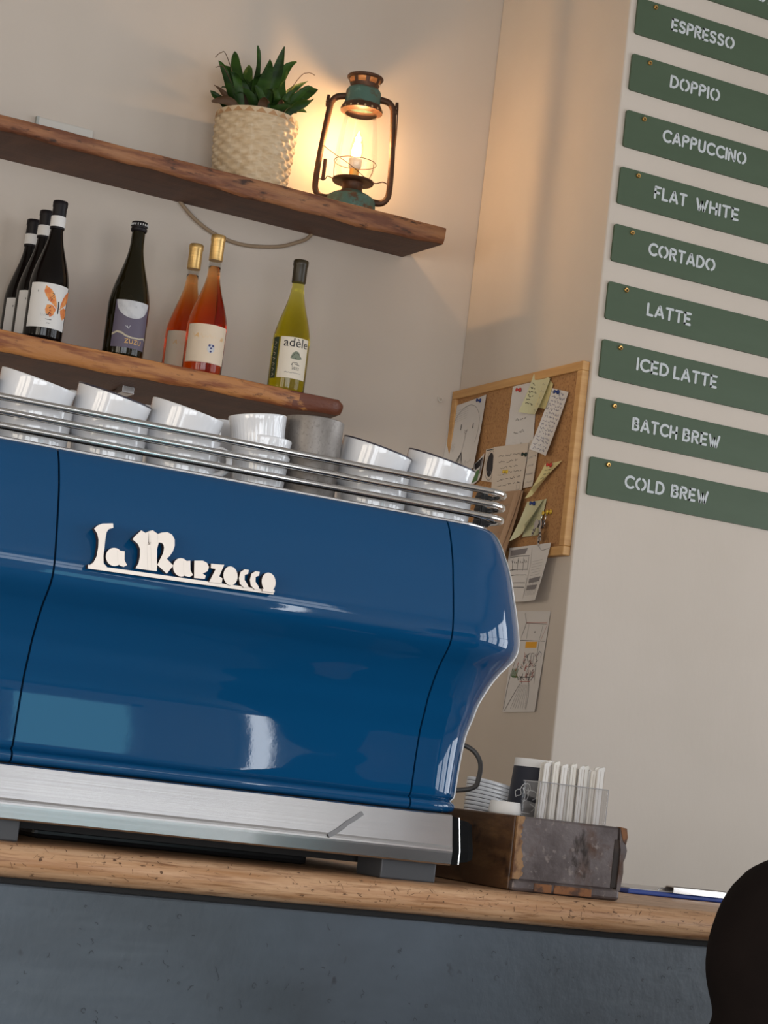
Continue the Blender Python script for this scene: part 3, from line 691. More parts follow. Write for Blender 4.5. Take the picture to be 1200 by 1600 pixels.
# yellow-green bottle
x, y = 1.858, 4.315
t = bottle('wine_bottle', 'yellow green wine bottle with pale printed label standing alone near the shelf end', x, y, .0420, .304, .118, .245, .0140, M['yellowglass'])
capsule(t, x, y, .255, .3065, .0155, .0158, M['foil_olive'])
w = Wrap((x, y, 2.1445), .0426, VIEW(x, y)+R_(14)); hh = .0465; hw = .0426*R_(48)
b = NB(); w.patch(b, -hw, hw, -hh, hh, n=24); lb = obj('label', b, M['paper_pale'], t, smooth=True)
b = NB(); w.text(b, 'ad\u00e8le', .0285, .003, .0335, .0005, 0)
w.text(b, '2022', .0088, .006, -.0235, .0005, 0)
rg = random.Random(8)
w.line(b, [(-.018+.0032*k, -.0335+.001*rg.uniform(-1, 1)) for k in range(13)], .0011, .0005, 2)
w.poly(b, [(-.007, .003), (-.004, .011), (.003, .016), (.010, .014), (.014, .006), (.020, .001), (.012, -.003), (.000, -.003), (-.008, -.001)], .0004, 1)
w.line(b, [(-.005, .002), (.002, .012), (.011, .010), (.016, .002), (.004, .0), (-.008, -.001)], .0011, .0006, 0)
w.line(b, [(-.004, -.016), (-.001, -.0105), (.008, -.010), (.015, -.0155), (-.004, -.0165)], .0012, .0006, 0); w.line(b, [(.002, -.013), (.012, -.015)], .0014, .0006, 0)
obj('print', b, [M['ink'], mat('sage_print', (.22, .25, .18), .6), M['ink_grey']], lb)
b = NB(); w.patch(b, -hw-.0225, -hw-.0035, -hh-.002, hh-.001, n=6); sl = obj('side_label', b, mat('dark_green_label', (.035, .055, .03), .5), t, smooth=True)
b = NB()
for k in range(7):
    zz = .035-.012*k; w.line(b, [(-hw-.016+.002*rg.uniform(-1, 1), zz), (-hw-.009, zz-.003), (-hw-.015, zz-.007)], .0016, .0005, 0)
obj('print', b, [M['sand']], sl)

# ------------------------------------------------------------------ plant in a woven basket
PX, PY, PZ = 1.757, 4.437, 2.5395
pl = thing('potted_plant', 'leafy green plant in a pale woven straw basket on the upper shelf', 'plant', (PX, PY, PZ))
b = NB(); NR, NC, SUB = 13, 30, 6
rings = []; H = .158
for j in range(NR*4+1):
    z = j/(NR*4)*H; row = int(j/4); fr = j/4-row; prof = .0815+.0125*(z/H)+.002*sin(z/H*pi)
    rr = []
    for i in range(NC*SUB):
        a = 2*pi*i/(NC*SUB); c = i/SUB; sgn = cos(pi*c)*(1 if row % 2 == 0 else -1)
        bulge = (sin(pi*fr))*(sgn*.0034+.0014)-.0012*(1 if j % 4 == 0 else 0)
        rr.append(b.verts.new((PX+(prof+bulge)*cos(a), PY+(prof+bulge)*sin(a), PZ+z)))
    rings.append(rr)
for a_, c_ in zip(rings, rings[1:]):
    n = len(a_)
    for i in range(n): face(b, (a_[i], a_[(i+1) % n], c_[(i+1) % n], c_[i]))
face(b, rings[0][::-1])
bk = obj('basket', b, M['straw'], pl, smooth=True)
b = NB(); n = 72      # folded zigzag rim
for r0, e in ((.0950, 0), (.0915, 0)):
    lathe(b, [(r0, H-.002), (r0+.0006, H+.014)], (PX, PY, PZ), 60, cap0=False, cap1=False)
lathe(b, [(.0915, H+.0135), (.0930, H+.0150), (.0952, H+.0135)], (PX, PY, PZ), 60, cap0=False, cap1=False)
obj('basket_rim', b, M['straw'], pl, smooth=True)
b = NB()
for k in range(22):
    a0 = 2*pi*k/22; da = 2*pi/22
    q = [(a0, 0.0), (a0+da*.9, 0.0), (a0+da*.45, .0115)]
    pts = []
    face(b, [b.verts.new((PX+.0970*cos(a), PY+.0970*sin(a), PZ+H+.001+z)) for a, z in q])
obj('zigzag_braid', b, M['straw_dark'], bk)
b = NB(); lathe(b, [(.090, H-.004), (.06, H+.004), (.01, H+.008)], (PX, PY, PZ), 32); obj('soil', b, M['soil'], pl)
def leaf(tip, base, wid, m, sag=.02, curl=0, seed=0, twist=0.0):
    rg = random.Random(seed); base = Vector(base); tip = Vector(tip); d = tip-base
    mid = base+d*.55+Vector((0, 0, sag)); side0 = d.cross(Vector((.35*rg.uniform(-1, 1), 1, .15))).normalized()
    if side0.length < .1: side0 = Vector((1, 0, 0))
    P = [base*(1-t)**2+2*mid*t*(1-t)+tip*t*t for t in lin(0, 1, 12)]
    bm = NB(); prev = None
    for i, p in enumerate(P):
        t = i/12; w = wid*2.0*(t+.03)**.75*max(0, 1-t)**.95+.0009
        tg = (P[min(i+1, 12)]-P[max(i-1, 0)]).normalized()
        ax = Matrix.Rotation(twist*t, 3, tg)
        s = ax @ side0; s = (s-tg*s.dot(tg)).normalized(); nn = tg.cross(s)
        wav = .003*sin(t*11+seed)*t
        p = p+s*(.009*sin(t*4.2+seed*1.7)*t)+nn*(.008*sin(t*3.6+seed)*t); p = p+Vector((0, 0, -.010*max(0, t-.8)*5*(seed % 3 == 0)))
        r = [bm.verts.new(p+s*w+nn*(w*.35+wav)), bm.verts.new(p+s*w*.5+nn*w*.1), bm.verts.new(p), bm.verts.new(p-s*w*.5+nn*w*.1), bm.verts.new(p-s*w+nn*(w*.35-wav))]
        if prev:
            for k in range(4): face(bm, (prev[k], prev[k+1], r[k+1], r[k]))
        prev = r
    return obj('leaf', bm, m, pl, smooth=True)
TIPS = [((1.688, 2.877), .016, 0), ((1.725, 2.872), .010, 0), ((1.793, 2.882), .017, 0), ((1.845, 2.886), .017, 1), ((1.868, 2.845), .010, 1), ((1.898, 2.815), .013, 0), ((1.875, 2.805), .010, 0), ((1.880, 2.762), .013, 1),
        ((1.640, 2.815), .012, 0), ((1.672, 2.840), .017, 0), ((1.628, 2.724), .012, 2), ((1.655, 2.765), .008, 2), ((1.745, 2.850), .018, 0), ((1.70, 2.835), .019, 0), ((1.775, 2.835), .020, 0), ((1.73, 2.86), .016, 1),
        ((1.66, 2.79), .012, 0), ((1.82, 2.81), .015, 0), ((1.85, 2.79), .012, 0), ((1.865, 2.775), .010, 2), ((1.69, 2.79), .016, 0), ((1.79, 2.80), .016, 0), ((1.74, 2.81), .018, 0)]
rg = random.Random(11)
for i, ((tx, tz), wd, mi) in enumerate(TIPS):
    bx = PX-.01+(tx-PX)*.28+rg.uniform(-.012, .012); by = PY+rg.uniform(-.045, .03)
    leaf((tx, PY+rg.uniform(-.05, .05), tz), (bx, by, PZ+H+.004), wd*1.25, (M['leaf'], M['leaf2'], M['leaf_dry'])[mi], sag=.012+.02*abs(tx-PX)/.14, seed=i, twist=rg.uniform(-.5, .5))
for i in range(40):
    a = rg.uniform(0, 2*pi); L = rg.uniform(.05, .11); bx = PX+rg.uniform(-.04, .04); by = PY+rg.uniform(-.05, .04)
    leaf((bx+L*.8*cos(a), by+L*.6*sin(a)*.9, PZ+H+rg.uniform(.02, .11)), (bx, by, PZ+H+.003), rg.uniform(.012, .021), M['leaf'] if i % 4 else M['leaf_dry'], sag=.025, seed=40+i, twist=rg.uniform(-.8, .8))
for p0, p1, p2 in (((1.665, 2.835), (1.648, 2.842), (1.636, 2.828)), ((1.668, 2.80), (1.655, 2.812), (1.640, 2.805)), ((1.845, 2.83), (1.868, 2.852), (1.886, 2.851)), ((1.845, 2.80), (1.862, 2.81), (1.870, 2.79))):
    b = NB(); tube(b, smoothpath([(PX+(p0[0]-PX)*.35, PY, PZ+H+.02), (p0[0], PY, p0[1]), (p1[0], PY, p1[1]), (p2[0], PY, p2[1])], 6), .0009, 6); obj('stem', b, M['leaf_dry'], pl)

# ------------------------------------------------------------------ lantern
LX, LY, LZ = 2.013, 4.430, 2.5395
ln = thing('hurricane_lantern', 'lit verdigris green hurricane lantern with rusty frame on the upper shelf', 'lantern', (LX, LY, LZ))
cen = (LX, LY, LZ)
b = NB(); lathe(b, [(.062, 0), (.0655, .002), (.066, .010), (.064, .034), (.060, .042), (.048, .049), (.034, .054), (.029, .058)], cen, 48); obj('fuel_tank', b, M['verdigris'], ln, auto=50)
b = NB(); lathe(b, [(.029, .057), (.027, .062), (.026, .074), (.030, .079)], cen, 32); obj('burner_neck', b, M['rust'], ln, auto=50)
b = NB(); lathe(b, [(.030, .078), (.052, .0785), (.0545, .0815), (.054, .085), (.050, .0845), (.02, .086)], cen, 40); obj('burner_plate', b, M['rust'], ln, auto=40)
b = NB()
lathe(b, [(.0545, .252), (.0545, .2585), (.049, .268)], cen, 48, cap0=False, cap1=False); lathe(b, [(.0545, .252), (.047, .2500), (.041, .246)], cen, 48, cap0=False, cap1=False)
col = obj('perforated_collar', b, M['rust'], ln, auto=40)
b = NB()
for k in range(18):
    a = 2*pi*k/18
    for e in (0,):
        vs = [b.verts.new((LX+(.0549-.0004)*cos(a+.0028*cos(q)/.055)*1.004, LY+(.0549-.0004)*sin(a+.0028*cos(q)/.055)*1.004, LZ+.2555+.0028*sin(q))) for q in lin(0, 2*pi*11/12, 11)]
        face(b, vs)
obj('vent_hole', b, mat('pale_hole', (.55, .38, .2), .6), col)
b = NB(); lathe(b, [(.049, .266), (.0475, .270), (.046, .274), (.0455, .300), (.042, .306), (.036, .309)], cen, 48, cap1=False, cap0=False); obj('chimney', b, M['verdigris'], ln, auto=50)
# slotted top: ring of uprights between neck and cap
b = NB(); lathe(b, [(.036, .308), (.037, .316), (.038, .319)], cen, 40, cap0=False, cap1=False)
for k in range(8):
    a0 = 2*pi*k/8+.2; pts = [(LX+.0385*cos(a0+q), LY+.0385*sin(a0+q)) for q in lin(-.13, .13, 4)]
    for p, q in zip(pts, pts[1:]):
        face(b, [b.verts.new((p[0], p[1], LZ+.318)), b.verts.new((q[0], q[1], LZ+.318)), b.verts.new((LX+(q[0]-LX)*1.12, LY+(q[1]-LY)*1.12, LZ+.331)), b.verts.new((LX+(p[0]-LX)*1.12, LY+(p[1]-LY)*1.12, LZ+.331))])
lathe(b, [(.043, .330), (.0465, .3325), (.0475, .336), (.0455, .3385), (.030, .341), (.004, .342)], cen, 48); obj('vented_cap', b, M['rust'], ln, auto=40)
b = NB(); lathe(b, [(.0375, .086), (.046, .098), (.0525, .118), (.0545, .140), (.0525, .170), (.047, .205), (.042, .235), (.0395, .249)], cen, 48, cap0=False, cap1=False); obj('glass_globe', b, M['globe'], ln, smooth=True)
for s_ in (-1, 1):
    pts = [(LX+s_*.050, LY, LZ+.040), (LX+s_*.066, LY, LZ+.037), (LX+s_*.082, LY, LZ+.040), (LX+s_*.0925, LY, LZ+.052), (LX+s_*.0955, LY, LZ+.072), (LX+s_*.0935, LY, LZ+.13), (LX+s_*.088, LY, LZ+.20), (LX+s_*.0825, LY, LZ+.255), (LX+s_*.078, LY, LZ+.272), (LX+s_*.066, LY, LZ+.283), (LX+s_*.044, LY, LZ+.287)]
    b = NB(); tube(b, smoothpath(pts, 6), .0080, 12); fr = obj('frame_tube', b, M['rust'], ln, smooth=True)
    b = NB(); e = [(LX+s_*(.0885), LY, LZ+.262), (LX+s_*.0925, LY, LZ+.267), (LX+s_*.0905, LY, LZ+.285), (LX+s_*.0875, LY, LZ+.285), (LX+s_*.0865, LY, LZ+.268)]
    tube(b, e, .0024, 8, closed=True); lathe(b, [(.005, -.006), (.007, 0), (.005, .006)], (LX+s_*.088, LY, LZ+.262), 12); obj('ear_lug', b, M['rust'], fr)
b = NB(); tube(b, smoothpath([(LX+.0915, LY, LZ+.282), (LX+.094, LY-.006, LZ+.25), (LX+.0965, LY-.008, LZ+.20), (LX+.096, LY-.006, LZ+.165), (LX+.0945, LY, LZ+.15)]), .0016, 8); obj('bail_handle', b, M['rust'], ln)
b = NB()
tube(b, [(LX+.0545*cos(a), LY+.0555*sin(a), LZ+.128) for a in lin(0, 2*pi*39/40, 39)], .00095, 6, closed=True)
tube(b, smoothpath([(LX-.086, LY-.005, LZ+.160), (LX-.055, LY-.035, LZ+.135), (LX-.01, LY-.052, LZ+.108), (LX+.030, LY-.045, LZ+.084)], 8), .0009, 6)
tube(b, smoothpath([(LX-.047, LY-.01, LZ+.130), (LX-.052, LY-.01, LZ+.115), (LX-.050, LY-.01, LZ+.085)], 6), .0009, 6)
tube(b, smoothpath([(LX+.048, LY, LZ+.136), (LX+.046, LY+.02, LZ+.115), (LX+.032, LY+.035, LZ+.088)], 6), .0009, 6)
tube(b, smoothpath([(LX+.030, LY-.03, LZ+.082), (LX+.058, LY-.02, LZ+.079), (LX+.076, LY-.006, LZ+.088), (LX+.088, LY, LZ+.086)], 6), .0013, 6)
tube(b, smoothpath([(LX-.052, LY-.01, LZ+.082), (LX-.066, LY-.01, LZ+.086), (LX-.072, LY-.01, LZ+.078), (LX-.086, LY, LZ+.08)], 6), .0013, 6)
obj('wire_guard', b, M['rust'], ln)
b = NB(); box(b, LX-.082, LX-.072, LY-.012, LY-.004, LZ+.075, LZ+.128, bev=.003); obj('lift_lever', b, M['rust'], ln)
b = NB(); lathe(b, [(.018, .086), (.018, .094)], cen, 24); lathe(b, [(.0125, .094), (.0125, .112)], cen, 24); bs = obj('bulb_base', b, M['brass'], ln, auto=40)
b = NB(); lathe(b, [(.0125, .112), (.0165, .118), (.0172, .136), (.0165, .1375)], cen, 28); obj('lamp_holder', b, M['porcelain'], ln, auto=40)
b = NB(); lathe(b, [(.0120, .1375), (.0165, .146), (.0175, .157), (.0160, .172), (.0115, .188), (.0055, .200), (.0015, .2055)], cen, 28, cap0=False); obj('candle_bulb', b, clear_glass('bulb_glass', (1, .97, .9), .1), ln, smooth=True)
b = NB()
lathe(b, [(.002, .142), (.0100, .146), (.0128, .155), (.0100, .167), (.003, .1755)], cen, 16); obj('filament', b, M['filament'], ln, smooth=True)
ln.scale = (.912, .912, 1); ln.rotation_euler = (0, 0, -R_(26.4))
ld = bpy.data.lights.new('lantern_bulb_light', 'POINT'); ld.energy = 2.8; ld.color = (1, .60, .28); ld.shadow_soft_size = .010
lo_ = bpy.data.objects.new('lantern_bulb_light', ld); C.objects.link(lo_); lo_.location = (LX, LY, LZ+.1865)

# ------------------------------------------------------------------ menu signs
def arc(cx, cy, rx, ry, a0, a1, n=10): return [(cx+rx*cos(R_(a)), cy+ry*sin(R_(a))) for a in lin(a0, a1, n)]
GL = {
 'E': (.50, [[(0, 0), (0, 1)], [(.0, 1), (.50, 1)], [(.16, .5), (.42, .5)], [(.0, 0), (.50, 0)]]),
 'S': (.56, [[(.52, .86), (.42, .97), (.28, 1), (.12, .96), (.03, .84), (.03, .70), (.12, .60), (.28, .53), (.44, .45), (.53, .34), (.53, .17), (.43, .04), (.27, 0), (.12, .03), (.02, .14)]]),
 'P': (.54, [[(0, 0), (0, .88)], [(.06, 1), (.28, 1), (.44, .94), (.53, .80), (.50, .62), (.38, .52), (.18, .50)]]),
 'R': (.56, [[(0, 0), (0, .88)], [(.06, 1), (.28, 1), (.44, .94), (.53, .80), (.50, .62), (.38, .52), (.18, .50)], [(.30, .36), (.54, 0)]]),
 'O': (.84, [arc(.42, .5, .42, .5, 112, 250, 12), arc(.42, .5, .42, .5, 70, -68, 12)]),
 'D': (.66, [[(0, 0), (0, 1)], [(.16, 1)]+arc(.22, .5, .44, .5, 80, -80, 12)+[(.16, 0)]]),
 'I': (.0, [[(0, 0), (0, 1)]]),
 'C': (.70, [arc(.44, .5, .44, .5, 48, 312, 18)]),
 'A': (.72, [[(0, 0), (.30, .92)], [(.38, 1), (.72, 0)], [(.30, .24), (.42, .24)]]),
 'U': (.58, [[(0, 1), (0, .32), (.05, .14), (.16, .03), (.29, 0), (.42, .03), (.53, .14), (.58, .32), (.58, 1)]]),
 'N': (.62, [[(0, 0), (0, .84)], [(.05, .98), (.57, .02)], [(.62, .16), (.62, 1)]]),
 'F': (.50, [[(0, 0), (0, .86)], [(.0, 1), (.50, 1)], [(.0, .5), (.38, .5)]]),
 'L': (.46, [[(0, 1), (0, 0), (.46, 0)]]),
 'T': (.60, [[(0, 1), (.60, 1)], [(.30, .80), (.30, 0)]]),
 'W': (.92, [[(0, 1), (.22, 0)], [(.28, .0), (.46, .78)], [(.46, .78), (.64, 0)], [(.70, .0), (.92, 1)]]),
 'H': (.58, [[(0, 0), (0, 1)], [(.16, .5), (.58, .5)], [(.58, 0), (.58, 1)]]),
 'B': (.56, [[(0, 0), (0, 1)], [(.16, 1), (.32, 1), (.46, .92), (.48, .72), (.38, .58), (.18, .55)], [(.30, .50), (.46, .42), (.54, .26), (.48, .06), (.34, 0), (.16, 0)]]),
}
def lettering(bm, word, x0, x1, z0, h):
    gap = .30; tot = sum(GL[c][0] for c in word)+gap*(len(word)-1); sx = (x1-x0-.004)/tot; x = x0+.002
    for c in word:
        w, st = GL[c]
        for s in st:
            pts = [(x+px*sx, z0+.002+pz*(h-.004)) for px, pz in s]; o = ribbon2(pts, .0028)
            prism(bm, o, lambda u, v: (u, YS-.0065, v), lambda u, v: (u, YS-.0054, v))
        x += (w+gap)*sx
SIGNS = [('cold brew', [('COLD', 2.531, 2.636), ('BREW', 2.655, 2.755)], .031), ('batch brew', [('BATCH', 2.535, 2.655), ('BREW', 2.671, 2.772)], .030), ('iced latte', [('ICED', 2.531, 2.616), ('LATTE', 2.630, 2.749)], .033),
         ('latte', [('LATTE', 2.543, 2.662)], .029), ('cortado', [('CORTADO', 2.531, 2.713)], .034), ('flat white', [('FLAT', 2.531, 2.619), ('WHITE', 2.645, 2.764)], .033), ('cappuccino', [('CAPPUCCINO', 2.538, 2.770)], .036), ('doppio', [('DOPPIO', 2.543, 2.680)], .033), ('espresso', [('ESPRESSO', 2.531, 2.706)], .033), (None, [('O', 2.757, 2.782), ('L', 2.790, 2.806)], .036)]
for k, (nm, words, bz) in enumerate(SIGNS):
    zb_ = 1.911+.1319*k; zt_ = zb_+.085; x0, x1 = 2.4365, 3.36
    lab = 'green menu plank with pale stencil lettering reading %s, screwed to the wall' % nm if nm else 'topmost green menu plank, mostly cut off above the espresso plank'
    t = thing('menu_sign', lab, 'sign', (x0, YS, zb_), 'green menu planks on the right wall')
    b = NB(); rr = .006; out = []
    for cx, cz, a0 in ((x1-rr, zt_-rr, 0), (x0+rr, zt_-rr, 90), (x0+rr, zb_+rr, 180), (x1-rr, zb_+rr, 270)):
        out += [(cx+rr*cos(R_(a)), cz+rr*sin(R_(a))) for a in lin(a0, a0+90, 5)]
    prism(b, out, lambda u, v: (u, YS-.0056, v), lambda u, v: (u, YS-.0004, v)); obj('board', b, M['sign'], t)
    b = NB()
    for w_, xa, xb in words: lettering(b, w_, xa, xb, zb_+bz, .0285)
    obj('lettering', b, M['signtext'], t)
    b = NB(); c0 = (2.4835, YS-.0056, zt_-.0115)
    for r_out, r_in, y0, y1 in ((.0054, .0022, .0035, 0),):
        ro = [[b.verts.new((c0[0]+r*cos(a), c0[1]-y, c0[2]+r*sin(a))) for a in lin(0, 2*pi*15/16, 15)] for r, y in ((r_out, 0), (r_out, .003), (r_out*.8, .0042), (r_in, .0040), (r_in, .0015))]
        for p, q in zip(ro, ro[1:]):
            for i in range(16): face(b, (p[i], p[(i+1) % 16], q[(i+1) % 16], q[i]))
        face(b, ro[-1], 1)
    obj('screw', b, [M['brass'], M['dark']], t)

# ------------------------------------------------------------------ cork board and what is pinned to it
cbd = thing('cork_board', 'cork notice board with pine frame hanging on the side wall', 'notice board', (XC, 4.25, 1.77))
Y0, Y1, Z0, Z1, FW = 3.951, 4.546, 1.772, 2.206, .021
b = NB(); box(b, XC-.012, XC-.001, Y0+.01, Y1-.01, Z0+.01, Z1-.01); obj('cork_panel', b, M['cork'], cbd)
for y0, y1, z0, z1 in ((Y0, Y1, Z1-FW, Z1), (Y0, Y1, Z0, Z0+FW), (Y0, Y0+FW, Z0+FW, Z1-FW), (Y1-FW, Y1, Z0+FW, Z1-FW)):
    b = NB(); box(b, XC-.0195, XC-.0005, y0, y1, z0, z1, bev=.002); obj('frame_rail', b, M['pine'], cbd)
XB = XC-.0125
def paper(name, label, cat, cor, m, x=XB, curl=.004, ink=None, edge=(1, 1), mats=None, group=None):
    """cor: four (y,z): top left, top right, bottom right, bottom left as seen from the room; ink: list of (polyline uv, width, material index)"""
    tl, tr, br, bl = [Vector((0, p[0], p[1])) for p in cor]
    def S(u, v, e=0):
        p = (tl*(1-u)+tr*u)*(1-v)+(bl*(1-u)+br*u)*v
        p.x = x-.0006-curl*(abs(u-.5)*2)**2*(.3+v)*edge[0]-curl*v*v*edge[1]-e; return p
    b = NB(); n = 10; g = [[b.verts.new(S(i/n, j/n)) for i in range(n+1)] for j in range(n+1)]
    for j in range(n):
        for i in range(n): face(b, (g[j][i], g[j][i+1], g[j+1][i+1], g[j+1][i]))
    bmesh.ops.recalc_face_normals(b, faces=b.faces)
    bmesh.ops.solidify(b, geom=b.faces[:], thickness=.0003)
    t = thing(name, label, cat, tuple((tl+tr)*.5+Vector((x, 0, 0))), group)
    obj('sheet', b, m, t, smooth=False)
    if ink:
        b = NB()
        for qi, (pl_, w_, mi) in enumerate(ink):
            if w_ <= 0: face(b, [b.verts.new(S(u, v, .0006+.00003*qi)) for u, v in pl_], mi)
            else:
                q = []
                for (u0, v0), (u1, v1) in zip(pl_, pl_[1:]):
                    for k in range(3): q.append((u0+(u1-u0)*k/3, v0+(v1-v0)*k/3))
                q.append(pl_[-1]); strip(b, [S(u, v, .0009) for u, v in q], w_, (-1, 0, 0), mi)
        obj('ink', b, mats or [M['ink'], M['ink_grey'], M['ink_blue'], M['ink_red'], M['ink_orange'], M['ink_green']], t)
    return t
def writing(v0, v1, rows, u0=.12, u1=.88, seed=0, w=.0008, mi=0, h=.3):
    rg = random.Random(seed); out = []
    for r in range(rows):
        v = v0+(v1-v0)*r/max(1, rows-1); u = u0+rg.uniform(0, .06); end = u1-rg.uniform(0, .25)
        hh = h*(v1-v0)/max(2, rows)
        while u < end:
            L = rg.uniform(.08, .22); n = max(3, int(L*40)); e = min(end, u+L)
            out.append(([(u+(e-u)*k/n, v+hh*rg.uniform(-1, 1)*.7) for k in range(n+1)], w, mi)); u += L+.05
    return out
# drawing of a round face
hd = [(.5+.42*cos(R_(a)), .42+.36*sin(R_(a))*(1.0 if sin(R_(a)) < 0 else 1.15)) for a in range(150, 400, 12)]
ink = [(hd, .0007, 0), ([(.12, .55), (.10, .45), (.14, .30)], .0006, 1), ([(.36, .30), (.35, .38)], .0035, 0), ([(.72, .34), (.715, .41)], .0030, 0), ([(.48, .40), (.52, .43), (.56, .40), (.52, .46), (.47, .42)], .0009, 0), ([(.52, .45), (.50, .60), (.47, .72)], .0007, 0)]
rg = random.Random(4)
for k in range(12): ink.append(([(.47, .70), (.47+rg.uniform(-.16, .10), .82+rg.uniform(0, .06))], .0008, 0))
for k in range(7): ink.append(([(.30+.08*k, .88), (.33+.08*k, .84+.03*(k % 2)), (.36+.08*k, .90)], .0006, 1))
for k in range(4): ink.append(([(.16+.03*k, .55), (.14+.03*k, .66)], .0005, 1))
for k in range(6): ink.append(([(.06, .10+.03*k), (.5, .07+.03*k)], .0003, 1))
paper('pinned_drawing', 'white paper with pen drawing of a round face, pinned top left on the cork board', 'drawing', [(4.549, 2.168), (4.382, 2.180), (4.385, 2.000), (4.549, 1.990)], M['note_white'], curl=.006, ink=ink)
paper('pinned_note', 'tall white note with four short handwritten lines under a red pin', 'note', [(4.261, 2.185), (4.150, 2.186), (4.135, 2.000), (4.266, 1.985)], M['note_white'], curl=.001, ink=writing(.43, .90, 4, .25, .80, 3, .0009, 0, .22))
paper('pinned_note', 'narrow cream strip hanging below the tall white note', 'note', [(4.150, 2.045), (4.106, 2.05), (4.113, 1.937), (4.153, 1.935)], M['note_cream'], curl=.001, x=XB-.0035, ink=writing(.2, .9, 5, .1, .9, 9, .0005, 1))
paper('sticky_note', 'pale sage green note tilted across the top of the white note', 'note', [(4.160, 2.201), (4.085, 2.182), (4.108, 2.098), (4.184, 2.112)], M['note_sage'], x=XB-.004, curl=.008, ink=writing(.25, .75, 6, .05, .45, 12, .0013, 0, .5)+writing(.2, .9, 5, .6, .95, 13, .0005, 1))
paper('sticky_note', 'small pale yellow note tucked behind the sage green note', 'note', [(4.110, 2.190), (4.075, 2.168), (4.085, 2.110), (4.13, 2.120)], M['note_yellow'], x=XB-.002, curl=.004)
paper('pinned_receipt', 'long tilted paper strip densely handwritten, under a blue pin on the right of the board', 'note', [(4.074, 2.158), (4.003, 2.141), (4.053, 1.998), (4.128, 2.021)], M['note_white'], x=XB-.002, curl=.006, ink=writing(.06, .95, 15, .06, .97, 21, .0008, 2, .55))
paper('photo_card', 'small picture card with dark oval portrait beside the handwritten cream card', 'card', [(4.353, 2.044), (4.300, 2.046), (4.296, 1.960), (4.352, 1.968)], M['note_cream'], x=XB-.001, curl=.002, ink=[(ell(.52, .52, .42, .44, n=20), .0012, 1), (ell(.50, .50, .30, .36, n=20), 0, 0), (ell(.52, .40, .12, .12, n=10), 0, 1), ([(.3, .72), (.5, .68), (.7, .72)], .003, 1), ([(.1, .04), (.9, .05)], .002, 0)])
paper('photo_card', 'little dark and green photo strip behind the end of the cup rail', 'card', [(4.402, 2.012), (4.358, 2.035), (4.356, 1.975), (4.400, 1.958)], M['note_white'], x=XB-.002, curl=.003, ink=[([(.1, .05), (.9, .1), (.8, .4), (.2, .35)], 0, 0), ([(.1, .45), (.7, .5), (.6, .95), (.1, .9)], 0, 5), ([(.7, .15), (.95, .2), (.9, .8), (.72, .7)], 0, 1)])
paper('pinned_card', 'square cream card with handwriting and a yellow pin in its middle', 'card', [(4.309, 2.045), (4.150, 2.040), (4.153, 1.927), (4.292, 1.918)], M['note_cream'], x=XB-.005, curl=.002, ink=writing(.20, .78, 6, .16, .92, 31, .0008, 0, .33)+[([(.80, .80), (.92, .80), (.92, .94), (.80, .94), (.80, .80)], .0006, 0)])
paper('kraft_paper', 'large brown kraft paper sheets hanging below the cream card', 'paper', [(4.300, 1.935), (4.152, 1.930), (4.205, 1.770), (4.330, 1.770)], M['kraft'], x=XB-.0085, curl=.006, ink=writing(.2, .8, 4, .4, .8, 41, .0006, 1, .2))
paper('kraft_paper', 'curling brown kraft sheet behind the larger brown sheet', 'paper', [(4.180, 1.925), (4.140, 1.928), (4.165, 1.770), (4.215, 1.770)], M['kraft'], x=XB-.009, curl=.010)
paper('sticky_note', 'curled pale yellow pointed note under a red pin', 'note', [(4.069, 1.984), (3.998, 1.985), (4.085, 1.925), (4.108, 1.905)], M['note_yellow'], x=XB-.002, curl=.010, ink=writing(.2, .7, 5, .15, .75, 51, .0007, 0, .4))
paper('sticky_note', 'curled pale sage note with pointed tip hanging from a blue pin', 'note', [(4.128, 1.902), (4.060, 1.902), (4.095, 1.845), (4.155, 1.810)], M['note_sage'], x=XB-.003, curl=.010)
paper('sticky_note', 'flat pale green note behind the pointed sage note', 'note', [(4.110, 1.900), (4.052, 1.904), (4.066, 1.822), (4.135, 1.822)], M['note_sage'], x=XB-.001, curl=.002, ink=writing(.2, .8, 6, .3, .9, 61, .0005, 1, .3))
ink = []
rg = random.Random(15)
for v in (.18, .42, .52, .66, .74): ink.append(([(.05, v), (.25, v-.01), (.52, v+.005)], .0014, 0))
for u in (.12, .24, .38, .50): ink.append(([(u, .20), (u+.02, .44)], .0011, 0))
ink += [([(.55, .05), (.58, .35), (.55, .95)], .0008, 1), ([(.62, .60), (.95, .58), (.95, .66), (.62, .68)], 0, 1), ([(.60, .72), (.92, .72), (.88, .80), (.60, .80)], 0, 1), ([(.05, .05), (.45, .04), (.40, .14), (.05, .16)], 0, 1), ([(.70, .02), (.80, .12), (.98, .10)], .0008, 0)]
for k in range(8): ink.append(([(.1+.05*k, .24+.02*(k % 3)), (.13+.05*k, .30)], .0012, 0)); ink.append(([(.55+.05*k, .58+.30*(k % 2)*.4), (.57+.05*k, .90)], .0007, 1))
for k in range(6): ink.append(([(.62, .30+.05*k), (.90, .28+.05*k)], .0004, 1))
paper('ink_sketch', 'grey pencil street sketch taped under the lower right corner of the cork board', 'drawing', [(4.178, 1.798), (3.999, 1.801), (4.022, 1.672), (4.170, 1.672)], M['note_white'], x=XC-.0205, curl=.006, ink=ink)
